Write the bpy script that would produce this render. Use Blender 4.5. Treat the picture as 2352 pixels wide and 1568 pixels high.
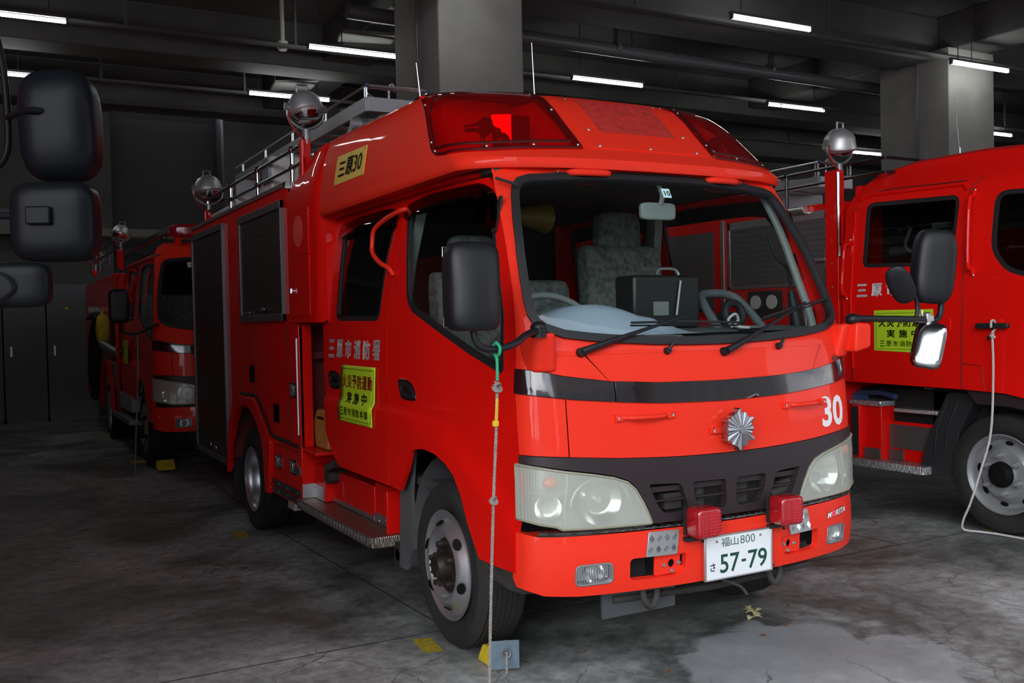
import bpy, bmesh, math, random
from mathutils import Vector, Matrix
from mathutils.geometry import delaunay_2d_cdt
random.seed(5)
PI = math.pi
for o in list(bpy.data.objects): bpy.data.objects.remove(o)
S = bpy.context.scene
COL = S.collection
# ---------------- camera ----------------
YAW, PITCH, ROLL = math.radians(28.49), math.radians(1.293), math.radians(-1.25)
cf = Vector((math.sin(YAW)*math.cos(PITCH), math.cos(YAW)*math.cos(PITCH), -math.sin(PITCH)))
r0 = Vector((math.cos(YAW), -math.sin(YAW), 0)); u0 = r0.cross(cf)
cr = r0*math.cos(ROLL)+u0*math.sin(ROLL); cu = -r0*math.sin(ROLL)+u0*math.cos(ROLL)
cam = bpy.data.objects.new('camera', bpy.data.cameras.new('camera')); COL.objects.link(cam)
M = Matrix.Identity(4)
for i in range(3): M[i][0] = cr[i]; M[i][1] = cu[i]; M[i][2] = -cf[i]
M.translation = Vector((-2.565, -2.954, 1.397))
cam.matrix_world = M
cam.data.sensor_width = 36; cam.data.lens = 2243/2352*36; cam.data.clip_end = 200
cam.data.dof.use_dof = True; cam.data.dof.focus_distance = 4.0; cam.data.dof.aperture_fstop = 22
S.camera = cam
# ---------------- sky, exposure ----------------
SKY = 4.0
W = bpy.data.worlds.new('world'); S.world = W; W.use_nodes = True
wn = W.node_tree; wn.nodes.clear()
wo = wn.nodes.new('ShaderNodeOutputWorld'); bg = wn.nodes.new('ShaderNodeBackground')
tc = wn.nodes.new('ShaderNodeTexCoord'); no = wn.nodes.new('ShaderNodeTexNoise'); cr_ = wn.nodes.new('ShaderNodeValToRGB')
mp = wn.nodes.new('ShaderNodeMapping'); mp.inputs['Scale'].default_value = (1, 1, 2.6)
no.inputs['Scale'].default_value = 2.4; no.inputs['Detail'].default_value = 6
cr_.color_ramp.elements[0].position = .38; cr_.color_ramp.elements[0].color = (.30, .37, .46, 1)
cr_.color_ramp.elements[1].position = .62; cr_.color_ramp.elements[1].color = (1, 1, 1.02, 1)
wn.links.new(tc.outputs['Generated'], mp.inputs[0]); wn.links.new(mp.outputs[0], no.inputs['Vector'])
wn.links.new(no.outputs[0], cr_.inputs[0]); wn.links.new(cr_.outputs[0], bg.inputs[0]); wn.links.new(bg.outputs[0], wo.inputs[0])
sp_ = wn.nodes.new('ShaderNodeSeparateXYZ'); mr_ = wn.nodes.new('ShaderNodeMapRange')
wn.links.new(tc.outputs['Generated'], sp_.inputs[0]); wn.links.new(sp_.outputs[0], mr_.inputs[0])
mr_.inputs[1].default_value = -.75; mr_.inputs[2].default_value = .25; mr_.inputs[3].default_value = SKY*2.3; mr_.inputs[4].default_value = SKY*.62   # sky strength raised towards the left to brighten the engine's side
wn.links.new(mr_.outputs[0], bg.inputs[1])
S.view_settings.view_transform = 'Standard'; S.view_settings.look = 'None'
S.view_settings.exposure = 0.0; S.view_settings.gamma = 1.0; S.view_settings.use_curve_mapping = False
S.render.film_transparent = False
try:
    S.cycles.max_bounces = 8; S.cycles.transparent_max_bounces = 14; S.cycles.caustics_reflective = False; S.cycles.caustics_refractive = False
except Exception: pass

# ---------------- materials ----------------
def mat(name, col, rough=.5, metal=0, coat=0, bump=0, bscale=50, var=0, vscale=8, emis=None, estr=0, spec=.5, var2=None, detail=4):
    m = bpy.data.materials.new(name); m.use_nodes = True; t = m.node_tree; b = t.nodes['Principled BSDF']
    b.inputs['Base Color'].default_value = (*col, 1); b.inputs['Roughness'].default_value = rough
    b.inputs['Metallic'].default_value = metal; b.inputs['Coat Weight'].default_value = coat; b.inputs['Coat Roughness'].default_value = .04
    b.inputs['Specular IOR Level'].default_value = spec
    co = t.nodes.new('ShaderNodeTexCoord')
    if var or var2:
        n = t.nodes.new('ShaderNodeTexNoise'); n.inputs['Scale'].default_value = vscale; n.inputs['Detail'].default_value = detail
        r = t.nodes.new('ShaderNodeValToRGB'); t.links.new(co.outputs['Object'], n.inputs['Vector']); t.links.new(n.outputs[0], r.inputs[0])
        r.color_ramp.elements[0].position = .3; r.color_ramp.elements[1].position = .7
        c2 = var2 if var2 else tuple(min(1, c*(1+var)) for c in col)
        c1 = col if var2 else tuple(c*(1-var) for c in col)
        r.color_ramp.elements[0].color = (*c1, 1); r.color_ramp.elements[1].color = (*c2, 1)
        t.links.new(r.outputs[0], b.inputs['Base Color'])
    if bump:
        n = t.nodes.new('ShaderNodeTexNoise'); n.inputs['Scale'].default_value = bscale; n.inputs['Detail'].default_value = 3
        t.links.new(co.outputs['Object'], n.inputs['Vector'])
        bp = t.nodes.new('ShaderNodeBump'); bp.inputs['Strength'].default_value = bump; bp.inputs['Distance'].default_value = .004
        t.links.new(n.outputs[0], bp.inputs['Height']); t.links.new(bp.outputs[0], b.inputs['Normal'])
    if emis: b.inputs['Emission Color'].default_value = (*emis, 1); b.inputs['Emission Strength'].default_value = estr
    return m
def glassy(name, tint, rough=.02, gcol=(1, 1, 1), fac=None, ior=1.5, diff=None, damt=0):
    m = bpy.data.materials.new(name); m.use_nodes = True; t = m.node_tree; t.nodes.clear()
    o = t.nodes.new('ShaderNodeOutputMaterial'); tr = t.nodes.new('ShaderNodeBsdfTransparent'); g = t.nodes.new('ShaderNodeBsdfGlossy')
    f = t.nodes.new('ShaderNodeFresnel'); f.inputs[0].default_value = ior; mx = t.nodes.new('ShaderNodeMixShader')
    tr.inputs[0].default_value = (*tint, 1); g.inputs['Color'].default_value = (*gcol, 1); g.inputs['Roughness'].default_value = rough
    base = tr.outputs[0]
    if diff:
        d = t.nodes.new('ShaderNodeBsdfDiffuse'); d.inputs[0].default_value = (*diff, 1); m2 = t.nodes.new('ShaderNodeMixShader')
        m2.inputs[0].default_value = damt; t.links.new(tr.outputs[0], m2.inputs[1]); t.links.new(d.outputs[0], m2.inputs[2]); base = m2.outputs[0]
    ge = t.nodes.new('ShaderNodeNewGeometry'); mr = t.nodes.new('ShaderNodeMapRange'); mr.inputs[3].default_value = ior; mr.inputs[4].default_value = 1/ior
    t.links.new(ge.outputs['Backfacing'], mr.inputs[0]); t.links.new(mr.outputs[0], f.inputs[0])
    t.links.new(f.outputs[0], mx.inputs[0]); t.links.new(base, mx.inputs[1]); t.links.new(g.outputs[0], mx.inputs[2]); t.links.new(mx.outputs[0], o.inputs[0])
    return m
def tread_mat(name, col, scale):
    m = mat(name, col, .38, .95); t = m.node_tree; b = t.nodes['Principled BSDF']
    co = t.nodes.new('ShaderNodeTexCoord'); mp = t.nodes.new('ShaderNodeMapping'); mp.inputs['Rotation'].default_value = (.0, .0, PI/4); mp.inputs['Scale'].default_value = (scale,)*3
    ck = t.nodes.new('ShaderNodeTexChecker'); ck.inputs['Scale'].default_value = 1.0
    w1 = t.nodes.new('ShaderNodeTexWave'); w2 = t.nodes.new('ShaderNodeTexWave'); w1.bands_direction = 'X'; w2.bands_direction = 'Y'
    for w in (w1, w2): w.inputs['Scale'].default_value = 1.4; t.links.new(mp.outputs[0], w.inputs[0])
    t.links.new(co.outputs['Object'], mp.inputs[0]); t.links.new(mp.outputs[0], ck.inputs[0])
    mx = t.nodes.new('ShaderNodeMix'); mx.data_type = 'FLOAT'
    t.links.new(ck.outputs['Fac'], mx.inputs[0]); t.links.new(w1.outputs['Fac'], mx.inputs[2]); t.links.new(w2.outputs['Fac'], mx.inputs[3])
    bp = t.nodes.new('ShaderNodeBump'); bp.inputs['Strength'].default_value = .7; bp.inputs['Distance'].default_value = .004
    t.links.new(mx.outputs[0], bp.inputs['Height']); t.links.new(bp.outputs[0], b.inputs['Normal'])
    return m
RED = mat('fire_red_paint', (.80, .007, .004), .5, 0, .45, spec=.08)
RED2 = mat('fire_red_paint_fascia', (.86, .034, .015), .5, 0, .28, spec=.08)
REDD = mat('dark_red_lining', (.16, .006, .006), .6)
GLOSSBLK = mat('gloss_black', (.012, .008, .010), .12, 0, .8)
GARN = mat('dark_grey_plastic', (.030, .021, .024), .45, spec=.3)
RUB = mat('black_rubber', (.012, .012, .014), .55, bump=.05)
MIRBLK = mat('black_grained_plastic', (.009, .0095, .012), .45, spec=.4, bump=.12, bscale=500)
MIRB2 = mat('deep_black_mirror_plastic', (.006, .0068, .009), .36, bump=.05, bscale=500, spec=.09)  # one even tone, deeper black than the other mirror plastic
TYRE = mat('tyre_rubber', (.014, .013, .012), .78, bump=.25, bscale=90, var=.3)
STEEL = mat('silver_wheel_paint', (.46, .47, .49), .33, .8, var=.08)
HUB = mat('dirty_hub_metal', (.040, .032, .026), .5, .6, bump=.3, bscale=60, var=.4, vscale=20)
CHROME = mat('chrome', (.82, .83, .85), .09, 1)
ALU = mat('aluminium', (.58, .59, .60), .35, .9, var=.1)
ALUD = mat('dull_aluminium', (.30, .31, .32), .45, .7)
TREAD = tread_mat('aluminium_tread_plate', (.52, .53, .54), 28)
TREADW = tread_mat('worn_tread_plate', (.33, .28, .23), 30)
SHUT = mat('grey_shutter_slats', (.075, .072, .070), .42, .5)
SHUTF = mat('shutter_frame_metal', (.20, .20, .21), .4, .7)
WHITE = mat('white_lettering', (.82, .83, .84), .5)
PLATEW = mat('white_number_plate', (.80, .84, .86), .4)
GREEN = mat('green_plate_characters', (.005, .06, .035), .5)
BLACK = mat('black_ink', (.006, .006, .006), .6, spec=.1)
YEL = mat('yellow_plate', (.80, .56, .06), .45)
LIME = mat('fluorescent_yellow_sheet', (.52, .80, .025), .5)
INKR = mat('red_ink', (.38, .006, .004), .5)
DARK = mat('dark_underbody', (.012, .011, .011), .8)
UND = mat('grimy_chassis_metal', (.04, .037, .034), .7, .2, bump=.3, bscale=40, var=.4)
SPLASH = mat('grey_splash_plastic', (.095, .098, .100), .55, var=.15)
SEAT = mat('mottled_seat_fabric', (.055, .064, .060), .9, var2=(.17, .185, .175), vscale=35, bump=.2, bscale=120)
TRIM = mat('grey_green_cab_trim', (.26, .29, .28), .6)
DASH = mat('grey_dashboard', (.10, .115, .12), .55)
DASHB = mat('dashboard_reflection_tint', (.50, .60, .74), .5)  # pale blue reflection over the dash put into the colour
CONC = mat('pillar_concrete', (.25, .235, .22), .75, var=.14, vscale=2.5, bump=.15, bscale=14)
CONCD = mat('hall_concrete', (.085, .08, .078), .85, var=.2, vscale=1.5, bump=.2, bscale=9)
WALLP = mat('grey_panel_paint', (.13, .14, .15), .55)
DOORG = mat('dark_recess_door', (.018, .018, .02), .6)
PIPE = mat('grey_painted_pipe', (.11, .10, .11), .4, spec=.4)
CUR = mat('cur', (.5, .5, .5))
ROPE = mat('dirty_white_rope', (.30, .27, .24), .9, bump=.5, bscale=300, var=.25, vscale=60)
ROPEW = mat('white_cord', (.55, .54, .52), .85, bump=.4, bscale=300)
ROPEY = mat('yellow_cord', (.75, .50, .02), .8)
ROPEG = mat('green_cord', (.02, .42, .20), .7)
CHY = mat('yellow_rubber', (.62, .45, .02), .6, var=.25, vscale=30)
CHG = mat('blue_grey_tarp', (.12, .17, .21), .6, var=.15, vscale=25)
TAPE = mat('worn_yellow_floor_tape', (.42, .32, .02), .7, var=.3, vscale=40)
LEAF = mat('dry_yellow_leaf', (.66, .62, .34), .7, var=.25, vscale=60)
LEAFB = mat('brown_leaf', (.30, .10, .03), .7, var=.3, vscale=60)
WOOD = mat('yellow_wood', (.48, .25, .05), .7, var=.2, vscale=20)
BLUEP = mat('blue_paint', (.035, .075, .18), .5)
WPLAS = mat('white_plastic', (.66, .64, .60), .45)
ORANGE = mat('orange_lens', (.9, .16, .02), .2, coat=.6)
TUBE = mat('fluorescent_tube', (1, 1, 1), .4, emis=(.95, 1.0, .98), estr=30)
GLASS = glassy('window_glass', (.80, .86, .84))
GLASSD = glassy('dark_window_glass', (.28, .30, .30))
SMOKE = glassy('smoked_visor', (.02, .014, .016))
LENSR = glassy('red_beacon_lens', (.85, .010, .018), gcol=(1, .9, .9), diff=(.60, .004, .006), damt=.22)
LENSC = glassy('milky_headlamp_lens', (.86, .88, .84), rough=.10, diff=(.88, .90, .80), damt=.30)
_t = LENSC.node_tree; _c = _t.nodes.new('ShaderNodeTexCoord'); _w = _t.nodes.new('ShaderNodeTexWave'); _w.bands_direction = 'X'; _w.inputs['Scale'].default_value = 45; _w.inputs['Distortion'].default_value = .6
_r = _t.nodes.new('ShaderNodeMapRange'); _r.inputs[3].default_value = .31; _r.inputs[4].default_value = .39; _t.links.new(_c.outputs['Object'], _w.inputs[0]); _t.links.new(_w.outputs[0], _r.inputs[0])
for _n in _t.nodes:
    if _n.type == 'MIX_SHADER' and abs(_n.inputs[0].default_value-.30) < 1e-4: _t.links.new(_r.outputs[0], _n.inputs[0])
LENSF = glassy('ribbed_lamp_glass', (.85, .86, .88), rough=.05, diff=(.6, .6, .62), damt=.12)
LENSB = mat('red_strobe_lens', (.36, .006, .012), .22, 0, .7)
LEDM = mat('red_led_dots', (.85, .03, .05), .3)
REFL = mat('lamp_reflector', (.80, .83, .80), .16, 1)
MILK = mat('lamp_housing_inner', (.42, .45, .42), .35, .4)
PINKM = mat('mirror_pane', (.95, .95, .95), .03, 1)

# ---------------- mesh helpers ----------------
def NB(): return bmesh.new()
def add_poly(bm, vs, fs):
    v = [bm.verts.new(p) for p in vs]
    for f in fs:
        try: bm.faces.new([v[i] for i in f])
        except Exception: pass
    return v
def dens(poly, n=8):
    out = []
    for i in range(len(poly)):
        a, b_ = poly[i], poly[(i+1) % len(poly)]
        k = max(1, min(160, int(max(abs(a[0]-b_[0]), abs(a[1]-b_[1]))/.005))) if n else 1
        out += [(a[0]+(b_[0]-a[0])*j/k, a[1]+(b_[1]-a[1])*j/k) for j in range(k)]
    return out
def box(bm, c, s, R=None):
    hx, hy, hz = s[0]/2, s[1]/2, s[2]/2
    P = [Vector((a*hx, b*hy, d*hz)) for a in (-1, 1) for b in (-1, 1) for d in (-1, 1)]
    if R is not None: P = [R @ p for p in P]
    c = Vector(c)
    add_poly(bm, [p+c for p in P], [(0, 1, 3, 2), (4, 6, 7, 5), (0, 4, 5, 1), (2, 3, 7, 6), (0, 2, 6, 4), (1, 5, 7, 3)])
def bx(bm, x0, x1, y0, y1, z0, z1): box(bm, ((x0+x1)/2, (y0+y1)/2, (z0+z1)/2), (abs(x1-x0), abs(y1-y0), abs(z1-z0)))
def frame_of(d):
    d = Vector(d).normalized(); a = Vector((0, 0, 1)) if abs(d.z) < .9 else Vector((1, 0, 0))
    u = d.cross(a).normalized(); return u, d.cross(u)
def tube(bm, pts, r, seg=10, cap=True, closed=False):
    pts = [Vector(p) for p in pts]; n = len(pts); rings = []
    rr = r if isinstance(r, (list, tuple)) else [r]*n
    u = None
    for i, p in enumerate(pts):
        a = pts[(i-1) % n] if (closed or i > 0) else p; b = pts[(i+1) % n] if (closed or i < n-1) else p
        d = (b-a).normalized()
        if u is None: u, v = frame_of(d)
        else:
            u = (u-d*u.dot(d))
            u = u.normalized() if u.length > 1e-6 else frame_of(d)[0]
            v = d.cross(u)
        rings.append([bm.verts.new(p+(u*math.cos(2*PI*k/seg)+v*math.sin(2*PI*k/seg))*rr[i]) for k in range(seg)])
    m = n if closed else n-1
    for i in range(m):
        A = rings[i]; B = rings[(i+1) % n]
        for k in range(seg): bm.faces.new((A[k], A[(k+1) % seg], B[(k+1) % seg], B[k]))
    if cap and not closed:
        bm.faces.new(rings[0][::-1]); bm.faces.new(rings[-1])
def cyl(bm, a, b, r, seg=16, r2=None): tube(bm, [a, b], [r, r if r2 is None else r2], seg)
def smooth(pts, n=6, closed=False):
    P = [Vector(p) for p in pts]; N = len(P); out = []
    for i in range(N if closed else N-1):
        p0 = P[(i-1) % N] if (closed or i > 0) else P[i]; p1 = P[i]; p2 = P[(i+1) % N]; p3 = P[(i+2) % N] if (closed or i+2 < N) else p2
        for k in range(n):
            t = k/n; out.append(.5*((2*p1)+(p2-p0)*t+(2*p0-5*p1+4*p2-p3)*t*t+(3*p1-p0-3*p2+p3)*t**3))
    if not closed: out.append(P[-1])
    return out
def lathe(bm, prof, org, axis, seg=48, close=False):
    """prof: (distance along axis, radius)"""
    org = Vector(org); d = Vector(axis).normalized(); u, v = frame_of(d); rings = []
    for (h, r) in prof:
        if r < 1e-6: rings.append([bm.verts.new(org+d*h)])
        else: rings.append([bm.verts.new(org+d*h+(u*math.cos(2*PI*k/seg)+v*math.sin(2*PI*k/seg))*r) for k in range(seg)])
    for i in range(len(rings)-1):
        A, B = rings[i], rings[i+1]
        for k in range(seg):
            a = [A[k % len(A)], A[(k+1) % seg % len(A)]]; b = [B[(k+1) % seg % len(B)], B[k % len(B)]]
            f = []
            for q in a+b:
                if q not in f: f.append(q)
            if len(f) >= 3:
                try: bm.faces.new(f)
                except Exception: pass
def ball(bm, c, r, sx=1, sy=1, sz=1, seg=20, rg=12):
    s = bmesh.ops.create_uvsphere(bm, u_segments=seg, v_segments=rg, radius=r)
    for v in s['verts']: v.co = Vector((v.co.x*sx, v.co.y*sy, v.co.z*sz))+Vector(c)
def prism(bm, poly, fn, d0, d1):
    """poly in 2D, fn(a,b,d)->3D"""
    n = len(poly); vs = [fn(a, b, d0) for a, b in poly]+[fn(a, b, d1) for a, b in poly]
    add_poly(bm, vs, [tuple(range(n))[::-1], tuple(range(n, 2*n))]+[(i, (i+1) % n, n+(i+1) % n, n+i) for i in range(n)])
def rnd(poly, r, n=4):
    out = []; N = len(poly)
    rs = r if isinstance(r, (list, tuple)) else [r]*N
    for i in range(N):
        p0 = Vector(poly[i-1]); p1 = Vector(poly[i]); p2 = Vector(poly[(i+1) % N])
        a = (p0-p1); b = (p2-p1); rr = min(rs[i], a.length*.45, b.length*.45)
        if rr < 1e-5: out.append(tuple(p1)); continue
        A = p1+a.normalized()*rr; B = p1+b.normalized()*rr
        for k in range(n+1):
            t = k/n; q = A*(1-t)**2+p1*2*t*(1-t)+B*t*t; out.append((q.x, q.y))
    return out
def inset(poly, d):
    N = len(poly); A = sum(poly[i][0]*poly[(i+1) % N][1]-poly[(i+1) % N][0]*poly[i][1] for i in range(N)); s = 1 if A > 0 else -1
    out = []
    for i in range(N):
        p0 = Vector(poly[i-1]); p1 = Vector(poly[i]); p2 = Vector(poly[(i+1) % N])
        e1 = (p1-p0); e2 = (p2-p1)
        if e1.length < 1e-7 or e2.length < 1e-7: out.append(tuple(p1)); continue
        n1 = Vector((-e1.y, e1.x)).normalized()*s; n2 = Vector((-e2.y, e2.x)).normalized()*s
        m = n1+n2
        if m.length < 1e-3: out.append(tuple(p1)); continue
        m.normalize(); k = d/max(.45, m.dot(n1)); q = p1+m*k; out.append((q.x, q.y))
    return out
def offn(base):
    def f(a, b, off=0.0):
        p = Vector(base(a, b))
        if off == 0: return p
        e = 1e-3
        ta = Vector(base(a+e, b))-Vector(base(a-e, b)); tb = Vector(base(a, b+e))-Vector(base(a, b-e))
        n = ta.cross(tb)
        if n.length < 1e-12: return p
        return p+n.normalized()*off
    return f
def patch(poly, fn, holes=(), ca=(), cb=(), off=0.0, thick=.006, sign=1, bm=None, back=False):
    """surface patch cut from a 2D outline and laid on fn(a,b,off); sign flips the outward side"""
    vs = [Vector(p) for p in poly]; loops = [list(range(len(vs)))]
    for h in holes:
        s = len(vs); vs += [Vector(p) for p in h]; loops.append(list(range(s, s+len(h))))
    edges = [(l[i], l[(i+1) % len(l)]) for l in loops for i in range(len(l))]
    V, E, Fc, _, _, _ = delaunay_2d_cdt([v.to_2d() for v in vs], edges, [], 0, 1e-6)
    b2 = bmesh.new(); bv = [b2.verts.new((v.x, v.y, 0)) for v in V]
    def inside(p, L):
        c = False; n = len(L)
        for i in range(n):
            a, d = L[i], L[(i+1) % n]
            if (a[1] > p[1]) != (d[1] > p[1]) and p[0] < (d[0]-a[0])*(p[1]-a[1])/(d[1]-a[1])+a[0]: c = not c
        return c
    for f in Fc:
        c = sum((V[i] for i in f), Vector((0, 0)))/len(f)
        if not inside(c, poly) or any(inside(c, h) for h in holes): continue
        try: b2.faces.new([bv[i] for i in f])
        except Exception: pass
    for a in ca: bmesh.ops.bisect_plane(b2, geom=b2.verts[:]+b2.edges[:]+b2.faces[:], plane_co=(a, 0, 0), plane_no=(1, 0, 0), dist=1e-6)
    for b in cb: bmesh.ops.bisect_plane(b2, geom=b2.verts[:]+b2.edges[:]+b2.faces[:], plane_co=(0, b, 0), plane_no=(0, 1, 0), dist=1e-6)
    bmesh.ops.recalc_face_normals(b2, faces=b2.faces[:])
    for f in b2.faces:
        if f.normal.z < 0: f.normal_flip()
    b2.verts.index_update()
    bm = bm or bmesh.new()
    top = {v: bm.verts.new(fn(v.co.x, v.co.y, off*sign)) for v in b2.verts if v.link_faces}
    order = 1 if sign > 0 else -1
    for f in b2.faces:
        try: bm.faces.new([top[v] for v in f.verts][::order])
        except Exception: pass
    if thick:
        bot = {}
        for e in b2.edges:
            if len(e.link_faces) == 1:
                l = e.link_loops[0]; a = l.vert; c = l.link_loop_next.vert
                for v in (a, c):
                    if v not in bot: bot[v] = bm.verts.new(fn(v.co.x, v.co.y, (off-thick)*sign))
                try: bm.faces.new([top[c], top[a], bot[a], bot[c]][::order])
                except Exception: pass
    b2.free()
    return bm
def obj(name, bm, m, parent=None, bevel=0, ang=35, seg=2, flat=False, recalc=True):
    if recalc: bmesh.ops.recalc_face_normals(bm, faces=bm.faces[:])
    me = bpy.data.meshes.new(name); bm.to_mesh(me); bm.free()
    me.materials.append(m)
    o = bpy.data.objects.new(name, me); COL.objects.link(o)
    if not flat:
        me.shade_smooth(); me.set_sharp_from_angle(angle=math.radians(ang))
    if bevel:
        md = o.modifiers.new('bevel', 'BEVEL'); md.width = bevel; md.segments = seg; md.limit_method = 'ANGLE'; md.angle_limit = math.radians(40); md.harden_normals = False
    if parent is not None: o.parent = parent
    return o
def empty(name, label, cat, loc=(0, 0, 0), group=None):
    o = bpy.data.objects.new(name, None); COL.objects.link(o); o.empty_display_size = .1
    o.location = loc; o['label'] = label; o['category'] = cat
    if group: o['group'] = group
    return o
def tag(o, label, cat, group=None, kind=None):
    o['label'] = label
    if cat: o['category'] = cat
    if group: o['group'] = group
    if kind: o['kind'] = kind
    return o
def struct(name, bm, m, label=None, **k):
    o = obj(name, bm, m, **k); o['kind'] = 'structure'
    if label: o['label'] = label
    return o
def text2d(body, bold=0.0):
    cu_ = bpy.data.curves.new('t', 'FONT'); cu_.body = body; cu_.offset = bold; cu_.resolution_u = 3
    o = bpy.data.objects.new('t', cu_); COL.objects.link(o)
    dg = bpy.context.evaluated_depsgraph_get(); dg.update()
    me = bpy.data.meshes.new_from_object(o.evaluated_get(dg))
    bpy.data.objects.remove(o)
    vs = [(v.co.x, v.co.y) for v in me.vertices]; fs = [tuple(p.vertices) for p in me.polygons]
    bpy.data.meshes.remove(me)
    x0 = min(v[0] for v in vs); x1 = max(v[0] for v in vs); y0 = min(v[1] for v in vs); y1 = max(v[1] for v in vs)
    return [((x-x0)/(x1-x0), (y-y0)/(y1-y0)) for x, y in vs], fs
def text_on(bm, body, fn, bold=0.0):
    """fn(u,v)->3D with u,v in 0..1 over the text's own box"""
    if ord(body[0]) > 255:
        vs, fs = text2d(body, 0); d = max(bold, 0)*1.5
        for du, dv in (((0, 0), (d, 0), (-d, 0), (0, d*.8), (0, -d*.8), (d*.7, d*.6), (-d*.7, d*.6), (d*.7, -d*.6), (-d*.7, -d*.6)) if d > 0 else ((0, 0),)): add_poly(bm, [fn(u*(1-2*d)+d+du, v*(1-2*d)+d+dv) for u, v in vs], fs)
        return
    vs, fs = text2d(body, bold); add_poly(bm, [fn(u, v) for u, v in vs], fs)
def quadfn(o, du, dv, off=Vector((0, 0, 0))):
    o = Vector(o); du = Vector(du); dv = Vector(dv)
    return lambda u, v: o+du*u+dv*v+off
def copy_tree(o, parent=None):
    c = o.copy(); COL.objects.link(c)
    if parent is not None: c.parent = parent
    for ch in list(o.children): copy_tree(ch, c)
    return c
mat_grille = mat('worn_red_grille', (.50, .035, .028), .55, bump=.3, bscale=200, var=.25, vscale=30)
mat_seal = mat('dark_red_seal', (.05, .002, .003), .4)
mat_horn = mat('black_horn_metal', (.10, .10, .11), .2, .9)
mat_emblem = mat('brushed_emblem_metal', (.45, .46, .50), .28, 1)
mat_pink = mat('pink_ring', (.75, .12, .2), .4)
UND2 = mat('dark_rail_metal', (.09, .09, .10), .3, .9)
mat_lampshell = mat('brushed_lamp_shell', (.66, .66, .67), .45, .8, bump=.05, bscale=60)
mat_ladder = mat('grey_ladder_alloy', (.42, .43, .45), .45, .6)
def lerp(z,t):
    if z<=t[0][0]: return t[0][1]
    for (a,b),(c,d) in zip(t,t[1:]):
        if z<=c: return b+(d-b)*(z-a)/(c-a)
    return t[-1][1]
def sstep(v,a,b):
    t=min(max((v-a)/(b-a),0),1); return t*t*(3-2*t)
WZ=[(.3,.838),(1.0,.838),(1.15,.834),(1.28,.827),(1.5,.808),(1.7,.789),(1.95,.757),(2.05,.74)]
DZ=[(.3,.12),(1.0,.12),(1.15,.105),(1.3,.07),(1.5,.035),(1.7,.028),(1.9,.022),(2.1,.02)]
BZ=[(.3,.085),(1.15,.085),(1.4,.07),(1.7,.065),(1.95,.078)]
YC=[(.3,.0),(.8,.0),(1.0,.012),(1.15,.03),(1.28,.065),(1.4,.117),(1.7,.262),(1.98,.42),(2.1,.52)]
def front_y(t,z):
    return lerp(z,YC)+lerp(z,BZ)*t*t+lerp(z,DZ)*(1-math.sqrt(max(0,1-abs(t)**8)))
def front(t,z):
    return (t*lerp(z,WZ),front_y(t,z),z)
CR=[(.2,.655),(.447,.756),(.653,.855),(.832,.927),(1.08,.967),(1.376,.985),(3,.985)]
def side_x(y,z):
    zc=lerp(y,CR)
    return -(lerp(z,WZ)-.004+.02*sstep(zc-z,-.012,.03))
def side(y,z): return (side_x(y,z),y,z)
def bump(t,z):
    k=.012*((z-.5)/.12)**2
    return (t*.85,-.035+.14*t*t+.10*(1-math.sqrt(max(0,1-abs(t)**8)))+k,z)
# high roof: s<=1 front half (t), s>1 side distance in metres
HZ=[(1.995,.845,.395),(2.015,.862,.385),(2.045,.862,.385),(2.06,.860,.405),(2.10,.857,.462),(2.20,.842,.570),(2.30,.824,.675),(2.36,.808,.75),(2.41,.785,.86),(2.44,.75,.97),(2.46,.68,1.08),(2.47,.5,1.25)]
def hood(s,z):
    xh=lerp(z,[(a,b) for a,b,c in HZ]); yf=lerp(z,[(a,c) for a,b,c in HZ])
    a=min(abs(s),1); sg=1 if s>=0 else -1
    D=.21
    y=yf+.07*a*a+D*(1-math.sqrt(max(0,1-a**4)))
    return (sg*a*xh,y+(max(abs(s),1)-1),z)
mat_lamp_rim = mat('yellowed_lamp_edge', (.30, .29, .20), .3)
mat_lining = mat('dark_cab_lining', (.045, .047, .046), .8)
# ---------------- cab surfaces as offsetting functions ----------------
def mk(base, s=1):
    f = offn(base)
    return lambda a, b, off=0.0: f(a, b, off*s)
FR = mk(front)
HD = mk(hood)
BP = mk(lambda s, z: (bump(max(-1, min(1, s)), z)[0], bump(max(-1, min(1, s)), z)[1]+max(0, abs(s)-1), z))
SL = mk(side, -1)
SR = mk(lambda y, z: (-side_x(y, z), y, z), 1)
def xz(p): return [(max(-1, min(1, x/lerp(z, WZ))), z) for x, z in p]
def mirp(p): return [(-a, b) for a, b in p][::-1]
def sym(half):   # half outline listed from the centre top round the left to the centre bottom
    return half+[(-a, b) for a, b in half[::-1] if abs(a) > 1e-6]
TC = [i/10 for i in range(-8, 9)]+[.86, .9, .94, .965, .985, .996, -.86, -.9, -.94, -.965, -.985, -.996]
TC.sort()
ZC = [.36+.06*i for i in range(30)]
YCUT = [.25+.08*i for i in range(30)]
def fpatch(poly, off=0, thick=.006, holes=(), raw=False):
    return patch(poly if raw else xz(poly), FR, [xz(h) for h in holes], TC, ZC, off, thick)
GASK = [(0, 1.994), (-.2, 1.993), (-.37, 1.988), (-.5, 1.981), (-.62, 1.972), (-.672, 1.956), (-.70, 1.925), (-.715, 1.885), (-.742, 1.78), (-.765, 1.66), (-.778, 1.55), (-.784, 1.47), (-.782, 1.41), (-.768, 1.375), (-.738, 1.348), (-.668, 1.321), (-.57, 1.307), (-.48, 1.298), (-.3, 1.286), (-.15, 1.281), (0, 1.280)]
GASK = sym(GASK)
STT = [(-1, 1.235), (-.785, 1.208), (-.69, 1.184), (-.513, 1.158), (-.313, 1.146), (0, 1.141), (.313, 1.146), (.513, 1.158), (.69, 1.184), (.785, 1.208), (1, 1.235)]
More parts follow.
